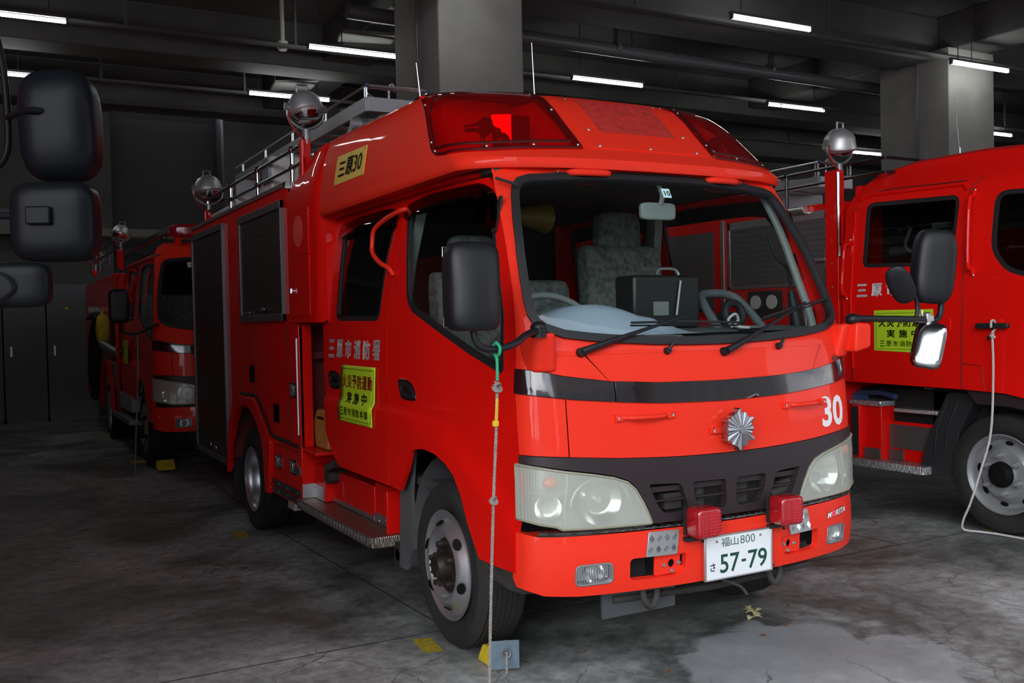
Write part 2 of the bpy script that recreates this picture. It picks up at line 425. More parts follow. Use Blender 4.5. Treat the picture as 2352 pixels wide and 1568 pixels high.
STB = [(-1, 1.150), (-.784, 1.113), (-.671, 1.097), (-.5, 1.081), (-.31, 1.067), (0, 1.060), (.31, 1.067), (.5, 1.081), (.671, 1.097), (.784, 1.113), (1, 1.150)]
GRT = [(-1, .908), (-.697, .890), (-.477, .873), (-.245, .862), (0, .859), (.245, .862), (.477, .873), (.697, .890), (1, .908)]
def curve_at(c, x):
    return lerp(x, c)
def xs_between(a, b, n=14): return [a+(b-a)*i/n for i in range(n+1)]
def band(top, bot, x0, x1, o=0):
    X = xs_between(x0, x1)
    return [(x, curve_at(top, x)-o) for x in X]+[(x, curve_at(bot, x)+o) for x in X[::-1]]
LAMP = [(-.845, .866), (-.774, .853), (-.707, .840), (-.61, .824), (-.528, .807), (-.475, .788), (-.440, .757), (-.411, .710), (-.388, .665), (-.371, .624), (-.380, .617), (-.511, .619), (-.635, .621), (-.725, .623), (-.746, .634), (-.794, .643), (-.845, .658)]
FDOOR = [(front_y(1, 1.93)+.004, 1.93), (.56, 1.972), (.76, 1.983), (1.38, 1.990), (1.404, 1.945), (1.495, 1.681), (1.548, 1.353), (1.521, 1.141), (1.486, 1.018), (1.449, .975), (1.447, .93), (1.466, .808), (1.474, .606), (1.342, .602), (1.245, .72), (1.201, .800), (1.12, .822), (1.049, .829), (.927, .821), (.815, .791), (.739, .751), (.668, .672), (.611, .571), (.559, .504), (.512, .449), (.35, .450), (.212, .456)]+[(front_y(1, z)+.004, z) for z in (.5, .66, .8, .9, 1.0, 1.08, 1.15, 1.22, 1.28, 1.34, 1.4, 1.45, 1.5, 1.56, 1.62, 1.7, 1.78, 1.86)]
FWIN = [(1.388, 1.878), (1.346, 1.649), (1.327, 1.534), (1.300, 1.480), (1.24, 1.440), (1.011, 1.371), (.625, 1.26), (.377, 1.199), (.335, 1.192), (.318, 1.21), (.336, 1.415), (.385, 1.556), (.456, 1.751), (.502, 1.878), (.535, 1.915), (.60, 1.938), (.78, 1.950), (1.147, 1.962), (1.30, 1.950), (1.37, 1.925)]
RDOOR = [(1.415, 1.990), (2.43, 2.0), (2.464, 1.960), (2.534, 1.744), (2.569, 1.505), (2.585, 1.397), (2.556, 1.316), (2.524, 1.12), (2.490, 1.0), (2.460, .915), (2.458, .79), (2.41, .73), (2.33, .67), (2.266, .622), (2.185, .608), (1.482, .606), (1.474, .808), (1.455, .93), (1.457, .975), (1.494, 1.018), (1.529, 1.141), (1.556, 1.353), (1.503, 1.681), (1.412, 1.945)]
RWIN = [(2.330, 1.86), (2.345, 1.46), (2.33, 1.425), (2.268, 1.409), (1.70, 1.404), (1.668, 1.425), (1.655, 1.46), (1.605, 1.711), (1.530, 1.88), (1.51, 1.925), (1.55, 1.952), (1.62, 1.960), (2.24, 1.962), (2.31, 1.94)]
def seatbm(x, y, top, w, z0=.95):
    b = NB(); base = rnd([(y-.28, z0), (y-.30, z0+.13), (y+.10, z0+.16), (y+.16, top), (y+.26, top+.01), (y+.28, top-.05), (y+.24, z0)], .05)
    prism(b, base, lambda a, c, d: (d, a, c), x-w/2, x+w/2); return b
def wheel_front(root, s, x, y, z, R=.355):
    ax = (s, 0, 0)
    b = NB(); w = .205
    pr = [(-w+.02, .235), (-w+.005, .27), (-w-.012, .31), (-w+.002, R-.02), (-w+.02, R-.003)]
    n = 6
    for i in range(n):
        h0 = -w+.03+(w-.06)*i/n; h1 = -w+.03+(w-.06)*(i+.8)/n
        pr += [(h0, R), (h1, R), (h1+.003, R-.008), (h1+.006, R-.008)]
    pr += [(-.02, R-.003), (-.004, R-.02), (.010, .31), (.004, .265), (-.006, .245), (-.014, .228), (-.03, .215)]
    lathe(b, pr, (x, y, z), ax, 72)
    t = obj('tyre', b, TYRE, root)
    b = NB(); lathe(b, [(-.035, .212), (-.012, .222), (.0, .232), (.004, .236), (.001, .228), (-.006, .222), (-.012, .213), (-.012, .205), (-.004, .195), (.018, .172), (.030, .155), (.032, .145), (.026, .134), (.004, .125), (.0, .118)], (x, y, z), ax, 64)
    rim = obj('wheel_rim', b, STEEL, t, ang=50)
    b = NB()
    for k in range(6):
        a = 2*PI*k/6+.35; c = Vector((x+s*.0165, y+math.cos(a)*.176, z+math.sin(a)*.176)); u = Vector((0, math.cos(a), math.sin(a))); v = Vector((0, -math.sin(a), math.cos(a)))
        n_ = (Vector((s*.62, 0, 0))+u*.78*1.0).normalized(); tu = n_.cross(v).normalized()
        p = [c+n_*.006+tu*math.cos(q)*.019+v*math.sin(q)*.027 for q in [2*PI*i/20 for i in range(20)]]
        add_poly(b, p, [tuple(range(20))])
    obj('wheel_slot', b, BLACK, t)
    b = NB(); lathe(b, [(-.002, .121), (.004, .112), (.004, .060), (.03, .056), (.050, .050), (.062, .044), (.066, .034), (.068, 0)], (x, y, z), ax, 40)
    for k in range(5):
        a = 2*PI*k/5+.2; c = Vector((x, y+math.cos(a)*.092, z+math.sin(a)*.092))
        cyl(b, c, c+Vector((s*.022, 0, 0)), .021, 8); cyl(b, c+Vector((s*.022, 0, 0)), c+Vector((s*.045, 0, 0)), .0155, 6, .012)
    for k in range(8):
        a = 2*PI*k/8; c = Vector((x+s*.055, y+math.cos(a)*.040, z+math.sin(a)*.040)); cyl(b, c, c+Vector((s*.012, 0, 0)), .006, 6)
    obj('wheel_hub', b, HUB, t)
    return t
def wheel_rear(root, s, x, y, z, R=.368):
    b = NB(); ax = (s, 0, 0); w = .20
    for o in (0, -.235):
        pr = [(o-w+.02, .235), (o-w-.005, .31), (o-w+.01, R-.01)]
        for i in range(6):
            h0 = o-w+.03+(w-.06)*i/6; h1 = o-w+.03+(w-.06)*(i+.8)/6
            pr += [(h0, R), (h1, R), (h1+.003, R-.008), (h1+.006, R-.008)]
        pr += [(o-.01, R-.008), (o+.004, .31), (o-.004, .245), (o-.02, .22), (o-.10, .21)]
        lathe(b, pr, (x, y, z), ax, 64)
    t = obj('tyre', b, TYRE, root)
    b = NB(); lathe(b, [(-.02, .222), (.0, .235), (.003, .230), (-.006, .222), (-.012, .212), (-.03, .207), (-.045, .200), (-.06, .203), (-.085, .196), (-.11, .192), (-.14, .17), (-.155, .14), (-.155, .09), (-.11, .08), (-.10, 0)], (x, y, z), ax, 64)
    for k in range(5):
        a = 2*PI*k/5; c = Vector((x-s*.155, y+math.cos(a)*.11, z+math.sin(a)*.11)); cyl(b, c, c+Vector((s*.03, 0, 0)), .018, 6)
    obj('wheel_rim', b, STEEL, t, ang=50)
    return t
def bolt(bm, c, n, r=.006, h=.004): c = Vector(c); n = Vector(n).normalized(); cyl(bm, c, c+n*h, r, 10, r*.6)
def handle_bar(root, A, B, out, r=.009, m=None, foot=.03, bend=.045):
    """grab handle standing on two screwed feet between points A and B; out = outward vector"""
    A = Vector(A); B = Vector(B); out = Vector(out).normalized(); d = (B-A).normalized(); b = NB()
    tube(b, smooth([A+out*.004, A+d*foot*.6+out*.012, A+d*foot+out*bend*.75, A+d*foot*2+out*bend, B-d*foot*2+out*bend, B-d*foot+out*bend*.75, B-d*foot*.6+out*.012, B+out*.004], 4), r, 10)
    for p, sg in ((A, -1), (B, 1)):
        box(b, p+out*.004+d*sg*.006, (.034 if abs(d.x) > .5 else .012, .034 if abs(d.y) > .5 else .02, .026))
    h = obj('grab_handle', b, m or RED2, root, bevel=.002)
    b = NB()
    for p, sg in ((A, -1), (B, 1)): bolt(b, p+out*.010+d*sg*.012, out, .0075, .006)
    obj('screw', b, CHROME, h)
    return h

def build_cab(root, main=True):
    # red skin ahead of the doors
    ring = [(-1, 1.262), (-.99, 2.03), (.99, 2.03), (1, 1.262)]
    hole = [(a/lerp(z, WZ), z) for a, z in inset(GASK, .012)]
    hole = [(a, max(z, 1.272)) for a, z in hole]
    b = patch([(-1, 1.2585)]+[(-1, z) for z in (1.4, 1.6, 1.8, 2.03)]+[(1, z) for z in (2.03, 1.8, 1.6, 1.4, 1.2585)], FR, [hole], TC, ZC, 0, 0)
    obj('windscreen_surround', b, RED2, root)
    TOP = [(-1, 1.258), (1, 1.258)]
    segs = [('corner_panel', -.836, -.60), ('front_panel', -.596, .596), ('corner_panel', .60, .836)]
    for nm, a, c in segs:
        X = xs_between(a, c); k = 1 if a < -.7 else (-1 if c > .7 else 0)
        lo = [(x, curve_at(STT, x)) for x in X]
        if k == 1: lo[-1] = (-.52, lo[-1][1]-.02); hi = [(x, 1.258) for x in X[::-1]]; hi[0] = (-.602, 1.258)
        elif k == -1: lo[0] = (.52, lo[0][1]-.02); hi = [(x, 1.258) for x in X[::-1]]
        else: lo[0] = (-.516, curve_at(STT, -.516)); lo[1] = (-.50, curve_at(STT, -.5)); lo[-1] = (.516, curve_at(STT, .516)); lo[-2] = (.50, curve_at(STT, .5)); hi = [(x, 1.258) for x in X[::-1]]
        if k: 
            inn = [p for p in lo if (p[0] < -.53 if k == 1 else p[0] > .53)]
            lo = inn+[(-.518, curve_at(STT, -.518))] if k == 1 else [(.518, curve_at(STT, .518))]+inn
        obj(nm, fpatch(lo+hi, 0, 0), RED2, root)
    for a, c in ((-.836, -.503), (-.499, .836)):
        obj('black_trim_band', fpatch(band(STT, STB, a, c), .008, .014), GLOSSBLK, root, bevel=.004)
    for nm, a, c in (('corner_panel', -.836, -.694), ('front_hatch', -.690, .690), ('corner_panel', .694, .836)):
        obj(nm, fpatch(band(STB, GRT, a, c)), RED2, root, bevel=.002)
    # grille and headlamps
    lampin = [p for p in LAMP]
    low = [(-.372, .628), (-.365, .618), (-.2, .618), (0, .618)]
    half = [(x, curve_at(GRT, x)-.002) for x in xs_between(0, -.836, 12)]+[(-.836, .869), (-.774, .857), (-.707, .844), (-.61, .828), (-.528, .811), (-.472, .791), (-.436, .759), (-.407, .712), (-.384, .667)]+low
    g = sym(half)
    G1 = rnd([(-.384, .768), (-.243, .760), (-.208, .672), (-.216, .652), (-.320, .652), (-.350, .69)], [.015, .015, .02, .01, .03, .02])
    G2 = rnd([(-.186, .759), (-.028, .757), (-.022, .668), (-.036, .648), (-.150, .650), (-.176, .69)], [.015, .012, .015, .01, .02, .02])
    holes = [G1, G2, mirp(G1), mirp(G2)]
    garn = obj('grille', fpatch(g, .006, .035, holes), GARN, root, bevel=.004)
    b = NB()
    for h in holes:
        a0 = min(p[0] for p in h); a1 = max(p[0] for p in h)
        for zz, th, o in ((.742, .02, -.012), (.700, .006, -.004)):
            q = [(a0+.008, zz-th/2), (a1-.008, zz-th/2), (a1-.008, zz+th/2), (a0+.008, zz+th/2)]
            patch(xz(q), FR, (), TC, (), o, .02, bm=b)
    obj('grille_slat', b, GARN, garn)
    b = NB()
    bx(b, -.42, .42, .09, .11, .60, .80); bx(b, -.30, -.22, .03, .08, .66, .72); bx(b, .05, .12, .04, .08, .64, .74); cyl(b, (-.12, .06, .64), (-.12, .06, .74), .03, 12); cyl(b, (.25, .07, .66), (.40, .07, .70), .035, 12)
    bx(b, -.45, .45, .02, .09, .56, .59)
    obj('radiator', b, UND, root)
    for s in (1, -1):
        L = LAMP if s == 1 else mirp(LAMP)
        ln = obj('headlamp', fpatch(L, .012, .02), LENSC, root, bevel=.005)
        obj('lamp_housing', housing(L), MILK, ln)
        b = NB(); c = FR(-s*.575/lerp(.72, WZ), .72, -.035)
        nrm = (FR(-s*.575/lerp(.72, WZ), .72, 1)-FR(-s*.575/lerp(.72, WZ), .72, 0)).normalized()
        nrm = (nrm+Vector((0, -1, 0))*2).normalized()
        lathe(b, [(.012, .092), (-.012, .070), (-.028, .045), (-.035, .018), (-.035, 0)], c, nrm, 36)
        cyl(b, c-nrm*.03, c+nrm*.002, .014, 14)
        c3 = FR(-s*.77/lerp(.7, WZ), .70, -.03); lathe(b, [(.006, .050), (-.012, .034), (-.02, 0)], c3, nrm+Vector((-s*.5, 0, 0)), 24)
        obj('reflector', b, REFL, ln)
        b = NB(); c4 = FR(-s*.76/lerp(.8, WZ), .795, -.024); ball(b, c4, .03, 1.1, .7, .75); obj('indicator_bulb', b, ORANGE, ln)
        b = NB()
        for ln2 in ([(-.700, .835), (-.705, .76), (-.716, .70), (-.712, .64)], [(-.83, .758), (-.78, .752), (-.735, .748), (-.705, .76)], [(-.575+.115*math.cos(q), .705+.100*math.sin(q)) for q in [PI*i/12 for i in range(0, 13)]]):
            tube(b, [FR(-s*-x/lerp(z, WZ), z, -.012) for x, z in ln2], .006, 6)
        obj('lamp_divider', b, MILK, ln)
        b = NB(); tube(b, [FR(a, z, .010) for a, z in xz(dens(inset(L, .005)))], .0045, 6, closed=True); obj('lamp_rim', b, mat_lamp_rim, ln)
        b = NB(); X = xs_between(-.80*s, -.40*s, 10)
        tube(b, [FR(x/lerp(.606, WZ), .606, -.01) for x in X], .010, 8)
        for x in X[1::2]: box(b, FR(x/lerp(.61, WZ), .612, .0), (.022, .01, .007))
        obj('lamp_bracket', b, UND, ln)
    # gasket and glass
    gi = inset(GASK, .030)
    obj('windscreen_gasket', fpatch(GASK, .014, .03, [gi]), RUB, root, bevel=.007, seg=3)
    obj('windscreen', fpatch(inset(GASK, .022), .002, 0), GLASS, root)
    # doors
    for s, fn in ((-1, SL), (1, SR)):
        for nm, D, Wn in (('front_door', FDOOR, FWIN), ('rear_door', RDOOR, RWIN)):
            dr = obj(nm, patch(D, fn, [Wn], YCUT, ZC+[.96, .97, .99, 1.0], 0, .022), RED, root, bevel=.004)
            wi = inset(Wn, .024)
            obj('window_gasket', patch(Wn, fn, [wi], YCUT, ZC, .001, .02), RUB, dr, bevel=.003)
            obj('window_pane', patch(inset(Wn, .016), fn, (), YCUT, ZC, -.010, 0), GLASS if nm == 'front_door' else GLASSD, dr)
    # door handles
    for s, fn in ((-1, SL), (1, SR)):
        for hp in ([(1.385, 1.128), (1.27, 1.13), (1.19, 1.100), (1.155, 1.036), (1.25, 1.030), (1.345, 1.036)], [(2.44, 1.125), (2.33, 1.135), (2.25, 1.115), (2.205, 1.042), (2.30, 1.030), (2.41, 1.034)]):
            q = rnd(hp, .03); b = patch(q, fn, (), YCUT, ZC, .004, .01); h = obj('door_handle', b, GLOSSBLK, root, bevel=.003)
            q2 = inset(q, .012); b = patch([(a, c) for a, c in q2], fn, [inset(q2, .02)], YCUT, ZC, .009, .006); obj('handle_recess', b, RUB, h)
    # roof skin below the fairing + gutter
    b = NB()
    for s in (-1, 1):
        P = smooth([(s*.735, .66, 1.994), (s*.750, .78, 2.0), (s*.756, 1.0, 2.004), (s*.757, 1.8, 2.008), (s*.757, 2.46, 2.010)], 5); tube(b, P, .012, 8)
    obj('roof_gutter', b, RED, root)
    b = NB(); n = 10
    for s in (-1, 1):
        vs = []
        for i in range(n+1):
            y = .64+(2.55-.64)*i/n; vs += [(s*.752, y, 1.985), (s*.70, y, 2.05)]
        add_poly(b, vs, [(2*i, 2*i+2, 2*i+3, 2*i+1) for i in range(n)])
    add_poly(b, [(-.70, .64, 2.05), (.70, .64, 2.05), (.70, 2.55, 2.05), (-.70, 2.55, 2.05)], [(0, 1, 2, 3)])
    obj('cab_roof', b, RED, root)
    # inner lining
    b = NB()
    bx(b, -.74, .74, .52, 2.5, 1.99, 2.02); bx(b, -.76, .76, .25, 2.52, .62, .66); bx(b, -.77, .77, 2.50, 2.53, .62, 2.0)
    obj('cab_lining', b, mat_lining, root)
    b = NB()
    for s in (-1, 1):
        prism(b, [(1.42, .66), (1.50, .66), (1.55, 1.36), (1.50, 1.68), (1.42, 1.96), (1.34, 1.96), (1.42, 1.68), (1.47, 1.36)], lambda a, c, d, s=s: (s*(abs(side_x(a, c))-.03-d), a, c), 0, .05)
        tube(b, smooth([(s*.70, .55, 1.96), (s*.725, .46, 1.78), (s*.742, .37, 1.55), (s*.755, .30, 1.36), (s*.76, .29, 1.2)], 3), .018, 8)
    obj('door_pillar_trim', b, TRIM, root)
    if not main:
        b = NB(); bx(b, -.7, .7, .3, .6, 1.25, 1.33); obj('dashboard', b, DASH, root)
        obj('seat', seatbm(-.45, .95, 1.65, .48), SEAT, root)
    # bumper
    def P(x, z): return (x/.85, z)
    FOG = rnd([(-.684, .492), (-.545, .497), (-.541, .417), (-.684, .411)], .022)
    INT = rnd([(-.478, .500), (-.240, .500), (-.248, .432), (-.285, .415), (-.478, .418)], [.02, .012, .03, .02, .02])
    top = [(-1.045, .610), (-1, .610)]+[(x/.85, .598) for x in (-.8, -.7, -.5, -.3, 0, .3, .5, .7, .8)]+[(1, .610), (1.045, .610)]
    bot = [(1.03, .43), (1.0, .405), (.92, .380), (.78, .374), (.5, .376), (0, .380), (-.5, .376), (-.78, .374), (-.92, .380), (-1.0, .405), (-1.03, .43)]
    hl = [[P(*q) for q in h] for h in (FOG, mirp(FOG), INT, mirp(INT))]
    b = patch(top+bot, BP, hl, [t*.99 for t in TC], [.40, .43, .46, .5, .54, .57], 0, .03)
    bp = obj('bumper', b, RED2, root, bevel=.008, seg=3)
    b = NB(); n = 40; vs = []
    for i in range(n+1):
        t = -1+2*i/n; p = bump(t, .60); vs += [(p[0], p[1]+.004, .601), (p[0]*.985, p[1]+.13*(1-.5*abs(t)**6), .601)]
    add_poly(b, vs, [(2*i, 2*i+2, 2*i+3, 2*i+1) for i in range(n)])
    obj('bumper_shelf', b, RED2, bp)
    b = NB(); bx(b, -.70, .70, .13, .18, .40, .59); bx(b, -.80, -.76, .22, .5, .40, .50); bx(b, .76, .80, .22, .5, .40, .5)
    bx(b, -.44, -.36, .08, .12, .41, .48); cyl(b, (-.47, .09, .45), (-.47, .13, .45), .03, 12); bx(b, .30, .45, .05, .1, .41, .44)
    obj('bumper_beam', b, DARK, root)
    for s in (-1, 1):
        q = FOG if s == -1 else mirp(FOG); q = [P(*a) for a in q]; q2 = [P(*a) for a in inset(FOG if s == -1 else mirp(FOG), .008)]
        fl = obj('fog_lamp', patch(q, BP, [q2], TC, (), .004, .02), ALUD, root, bevel=.002)
        obj('lamp_glass', patch(q2, BP, (), TC, (), .003, 0), LENSF, fl)
        b = NB(); c = BP(s*.615/.85, .455, -.02)
        lathe(b, [(.012, .040), (-.006, .030), (-.015, .012), (-.016, 0)], c, (s*.15, -1, 0), 24)
        patch(q2, BP, (), TC, (), -.026, 0, bm=b)
        X0 = -.676 if s < 0 else .55
        for i in range(15):
            a = X0+i*.0088+.001; tube(b, [BP((a)/.85, .425+.0, -.004), BP((a-.006)/.85, .488, -.004)], .0014, 4, cap=False)
        obj('lamp_reflector', b, REFL, fl)
    return bp
def housing(L):
    b = NB(); q = inset(L, .006); q = xz(q)
    P = patch(q, FR, (), TC, ZC, -.058, 0); n = len(q)
    # side walls from the lens back to the housing floor
    vs = [P.verts.new(FR(a, z, .0)) for a, z in q]; ws = [P.verts.new(FR(a, z, -.058)) for a, z in q]
    for i in range(n): P.faces.new((vs[i], vs[(i+1) % n], ws[(i+1) % n], ws[i]))
    return P
# ======================= main fire engine =======================
FE = empty('fire_engine', 'red double-cab fire engine numbered 30 with a high beacon roof, parked in the middle', 'fire engine')
bumper_o = build_cab(FE, True)
# ---- high roof fairing ----
hs = sorted([-1-.05-.15*i for i in range(14)]+[t for t in TC]+[-.9995, -1.0001, .9995, 1.0001]+[1.05+.15*i for i in range(14)])
HC = [2.015, 2.03, 2.045, 2.06, 2.08, 2.10, 2.15, 2.2, 2.25, 2.3, 2.33, 2.36, 2.385, 2.41, 2.425, 2.44, 2.45, 2.46]
def hood2(s, z):
    p = hood(s, z); k = .022*max(0, p[1]-1.3)*sstep(z, 2.1, 2.3)
    return (p[0], p[1], p[2]+k-.010*sstep(z, 2.38, 2.44))
HD = mk(hood2)
def side_s(y, z):   # hood parameter s of the side point at depth y
    yf = hood(1, z)[1]; return 1+(y-yf)
LZ = [(2.415, -.345/.781), (2.33, -.350/.815), (2.2, -.348/.842), (2.094, -.343/.857)]
lens = [(LZ[3][1], 2.094), (-.534/.857, 2.086), (-.705/.858, 2.079), (-.86, 2.076), (-1, 2.080), (-side_s(.82, 2.09), 2.092), (-side_s(.89, 2.13), 2.125), (-side_s(.935, 2.2), 2.195), (-side_s(.99, 2.3), 2.325), (-side_s(1.10, 2.38), 2.385), (-side_s(1.15, 2.43), 2.428), (-1.08, 2.446), (-.8, 2.440), (-.55, 2.425), (-.45, 2.415)]+[(a, z) for z, a in LZ[1:3]]
lens0 = lens; lens = rnd(lens, [.02]+[.03]*(len(lens)-1), 3)
lensR = mirp(lens)
out = []
ye = 2.44
for z in (2.005, 2.045, 2.1, 2.2, 2.3, 2.4, 2.46): out.append((-side_s(ye, z), z))
outer = out+[(-a, z) for a, z in out[::-1]]
b = patch(outer, HD, [inset(lens, .012), inset(lensR, .012)], hs, HC, 0, 0)
rf = obj('roof_fairing', b, RED2, FE, ang=50)
# top cap and underside
b = NB(); RS = [-side_s(ye, 2.0)]+[q for q in hs if abs(q) < side_s(ye, 2.0)-.02]+[side_s(ye, 2.0)]; N = len(RS)-1
def ringpts(z, sh=0): return [HD(max(-side_s(ye, z), min(side_s(ye, z), q)), z) for q in RS]
R1 = ringpts(2.46); vs = []
for p in R1: vs += [p, Vector((p.x*.55, min(max(p.y, 1.35), ye) if p.y < 1.35 else p.y, p.z+.012))]
add_poly(b, vs, [(2*i, 2*i+2, 2*i+3, 2*i+1) for i in range(N)])
add_poly(b, [v for v in vs[1::2]], [tuple(range(N+1))])
R0 = ringpts(2.005); vs = []
for p in R0: vs += [p, Vector((p.x*.86, p.y+.10*(1-sstep(p.y, .4, 1.3)), 2.018))]
add_poly(b, vs, [(2*i, 2*i+1, 2*i+3, 2*i+2) for i in range(N)])
obj('fairing_top', b, RED2, rf, ang=60)
# panel on the sloping front, screws
pan = rnd([(-.30/.85, 2.105), (.30/.85, 2.105), (.31/.80, 2.40), (-.31/.80, 2.40)], .01)
obj('front_hatch_panel', patch(pan, HD, (), TC, HC, .004, .004), RED2, rf, bevel=.0015)
gr = rnd([(-.20/.84, 2.19), (.20/.84, 2.19), (.20/.80, 2.375), (-.20/.80, 2.375)], .004)
b = patch(gr, HD, (), TC, HC, .0045, 0)
obj('horn_grille', b, mat_grille, rf)
b = NB()
for i in range(16):
    z = 2.197+.0115*i; tube(b, [HD(x/.825, z, .0055) for x in (-.195, -.1, 0, .1, .195)], .0019, 4)
obj('grille_slat', b, mat_grille, rf)
b = NB()
for x, z in ((-.253, 2.103+.012), (0, 2.117), (.253, 2.115), (-.253, 2.2), (.253, 2.2), (-.253, 2.372), (.253, 2.372)):
    p = HD(x/.84, z, .004); n = HD(x/.84, z, 1)-HD(x/.84, z, 0); bolt(b, p, n, .008, .004)
for L in (lens, lensR):
    q = inset(L, .022); n = len(q)
    for k in range(0, n, max(1, n//9)):
        a, z = q[k]; p = HD(a, z, .005); nn = HD(a, z, 1)-HD(a, z, 0); bolt(b, p, nn, .007, .004)
obj('fairing_screw', b, STEEL, rf)
for s, L in ((-1, lens), (1, lensR)):
    lo = obj('beacon_lens', patch(L, HD, (), hs, HC, .003, .004), LENSR, FE, ang=50)
    b = NB()
    for d, r in ((.010, .0045), (.040, .0055)): tube(b, [HD(a if s < 0 else -a, z, .0035) for a, z in dens(rnd(inset(lens0, d), .022, 4))], r, 6, closed=True)
    obj('lens_seal', b, mat_seal, lo)
    b = NB()
    prism(b, [(.53, 2.06), (1.16, 2.06), (1.16, 2.40), (.92, 2.385), (.74, 2.25)], lambda a, c, d: (d, a, c), s*.31, s*.325); bx(b, s*.32, s*.78, 1.15, 1.17, 2.05, 2.42); prism(b, [(s*.31, .50), (s*.55, .52), (s*.68, .58), (s*.76, .68), (s*.82, .85), (s*.84, 1.17), (s*.31, 1.17)], lambda a, c, d: (a, c, d), 2.045, 2.055)
    obj('beacon_bay', b, RED, lo)
    b = NB()
    for (x, ax_) in ((.675, (-s*.9, -.35, .1)), (.585, (s*.9, -.35, .1))):
        lathe(b, [(-.04, .016), (0, .018), (.03, .030), (.045, .042), (.046, .044)], (s*x+(-.02 if ax_[0]*s < 0 else .02)*0, .83, 2.225), ax_, 20)
    bx(b, s*.70, s*.64, .80, .86, 2.06, 2.13); cyl(b, (s*.63, .84, 2.06), (s*.63, .84, 2.20), .012)
    obj('siren_horn', b, mat_horn, lo)
    b = NB(); box(b, (s*.530, .85, 2.235), (.085, .006, .125), Matrix.Rotation(math.radians(-28.6 if s < 0 else 10), 3, 'Z')); obj('beacon_mirror', b, PINKM, lo)
    b = NB(); box(b, (s*.44, .86, 2.235), (.09, .05, .125)); ball(b, (s*.56, .80, 2.17), .04); obj('rotary_lamp', b, mat_horn, lo)
# ---- wings behind the cab doors ----
for s in (-1, 1):
    b = NB()
    W_ = rnd([(2.46, 1.405), (3.045, 1.405), (3.045, 2.21), (2.80, 2.35), (2.62, 2.43), (2.46, 2.44)], [.03, 0, .03, .05, .05, 0])
    X0 = [(2.44, .80), (2.50, .862), (2.60, .878), (3.05, .878)]
    ys = [2.44, 2.46, 2.48, 2.50, 2.54, 2.6, 2.7, 2.8, 2.95, 3.045]
    def wf(a, z, off=0, s=s): 
        k = .09*sstep(z, 2.15, 2.46)
        return Vector((s*(lerp(a, X0)+off-k), a, z))
    patch([(2.44, 1.405)]+W_[6:] if False else W_, wf, (), ys, [1.45, 1.6, 1.8, 2.0, 2.1, 2.2, 2.25, 2.3, 2.35, 2.4], 0, 0, bm=b)
    # front return face and underside, top
    n = 12; vs = []
    for i in range(n+1):
        z = 1.405+(2.44-1.405)*i/n; vs += [wf(2.46, z), Vector((s*.70, 2.45, z))]
    add_poly(b, vs, [(2*i, 2*i+2, 2*i+3, 2*i+1) for i in range(n)])
    add_poly(b, [wf(2.46, 1.405), wf(2.5, 1.405), wf(2.6, 1.405), wf(3.045, 1.405), Vector((s*.6, 3.045, 1.405)), Vector((s*.6, 2.46, 1.405))], [(0, 1, 2, 3, 4, 5)])
    tp = [(2.46, 2.44), (2.62, 2.43), (2.80, 2.35), (3.045, 2.21)]; vs = []
    for y, z in tp: vs += [wf(y, z), Vector((s*.55, y, z+.04))]
    add_poly(b, vs, [(2*i, 2*i+2, 2*i+3, 2*i+1) for i in range(3)])
    w = obj('rear_wing', b, RED, FE, ang=45)
    b = NB()
    for h in (rnd([(2.60, 1.445), (2.97, 1.445), (2.97, 1.80), (2.60, 1.80)], .006), rnd([(2.60, 1.806), (2.97, 1.806), (2.97, 2.08), (2.60, 2.08)], .006)):
        patch(h, wf, (), ys, (), .006, .006, bm=b)
    pn = obj('wing_hatch', b, RED, w, bevel=.0015)
    b = NB()
    for i in range(17):
        dy = -.095+.19*i/16; h = math.sqrt(max(0, .10**2-dy*dy))*.95; tube(b, [wf(2.79+dy, 1.95-h, .008), wf(2.79+dy, 1.95+h, .008)], .0022, 4)
    obj('speaker_grille', b, mat_grille, w)
    b = NB()
    for y in (2.63, 2.94):
        for z in (1.83, 2.055): bolt(b, wf(y, z, .006), (s, 0, 0), .008)
    cyl(b, wf(2.93, 1.60, .004), wf(2.93, 1.60, .02), .020, 18); box(b, wf(2.93, 1.60, .024), (.006, .008, .03))
    obj('key_lock', b, CHROME, w)
    b = NB(); tube(b, smooth([(s*.795, 2.475, 1.99), (s*.822, 2.555, 1.75), (s*.84, 2.595, 1.5), (s*.845, 2.60, 1.40)], 4), .009, 8); obj('door_seal', b, RUB, w)
# yellow call sign plate on the fairing side
def hsd(y, z, off=0): return HD(-side_s(y, z), z, off)
def plq(u, v, off=.004):
    y = 2.195+(1.735-2.195)*u-.012*v; z = 2.142+.140*v; return hsd(y, z, off)
b = NB(); n = 8; vs = []
for i in range(n+1): vs += [plq(i/n, 0), plq(i/n, 1)]
add_poly(b, vs, [(2*i, 2*i+2, 2*i+3, 2*i+1) for i in range(n)])
for (u0, v0, u1, v1) in ((0, 0, 1, 0), (1, 0, 1, 1), (1, 1, 0, 1), (0, 1, 0, 0)):
    k = [(plq(u0+(u1-u0)*i/n, v0+(v1-v0)*i/n), plq(u0+(u1-u0)*i/n, v0+(v1-v0)*i/n, 0)) for i in range(n+1)]
    add_poly(b, [p for q in k for p in q], [(2*i, 2*i+2, 2*i+3, 2*i+1) for i in range(n)])
cs = obj('call_sign_plate', b, YEL, FE)
b = NB(); text_on(b, '三', lambda u, v: plq(.12+.22*u, .24+.50*v, .006), .02); text_on(b, '原', lambda u, v: plq(.38+.24*u, .20+.62*v, .006), .02); text_on(b, '30', lambda u, v: plq(.64+.27*u, .22+.58*v, .006), .01)
obj('lettering', b, BLACK, cs)
b = NB()
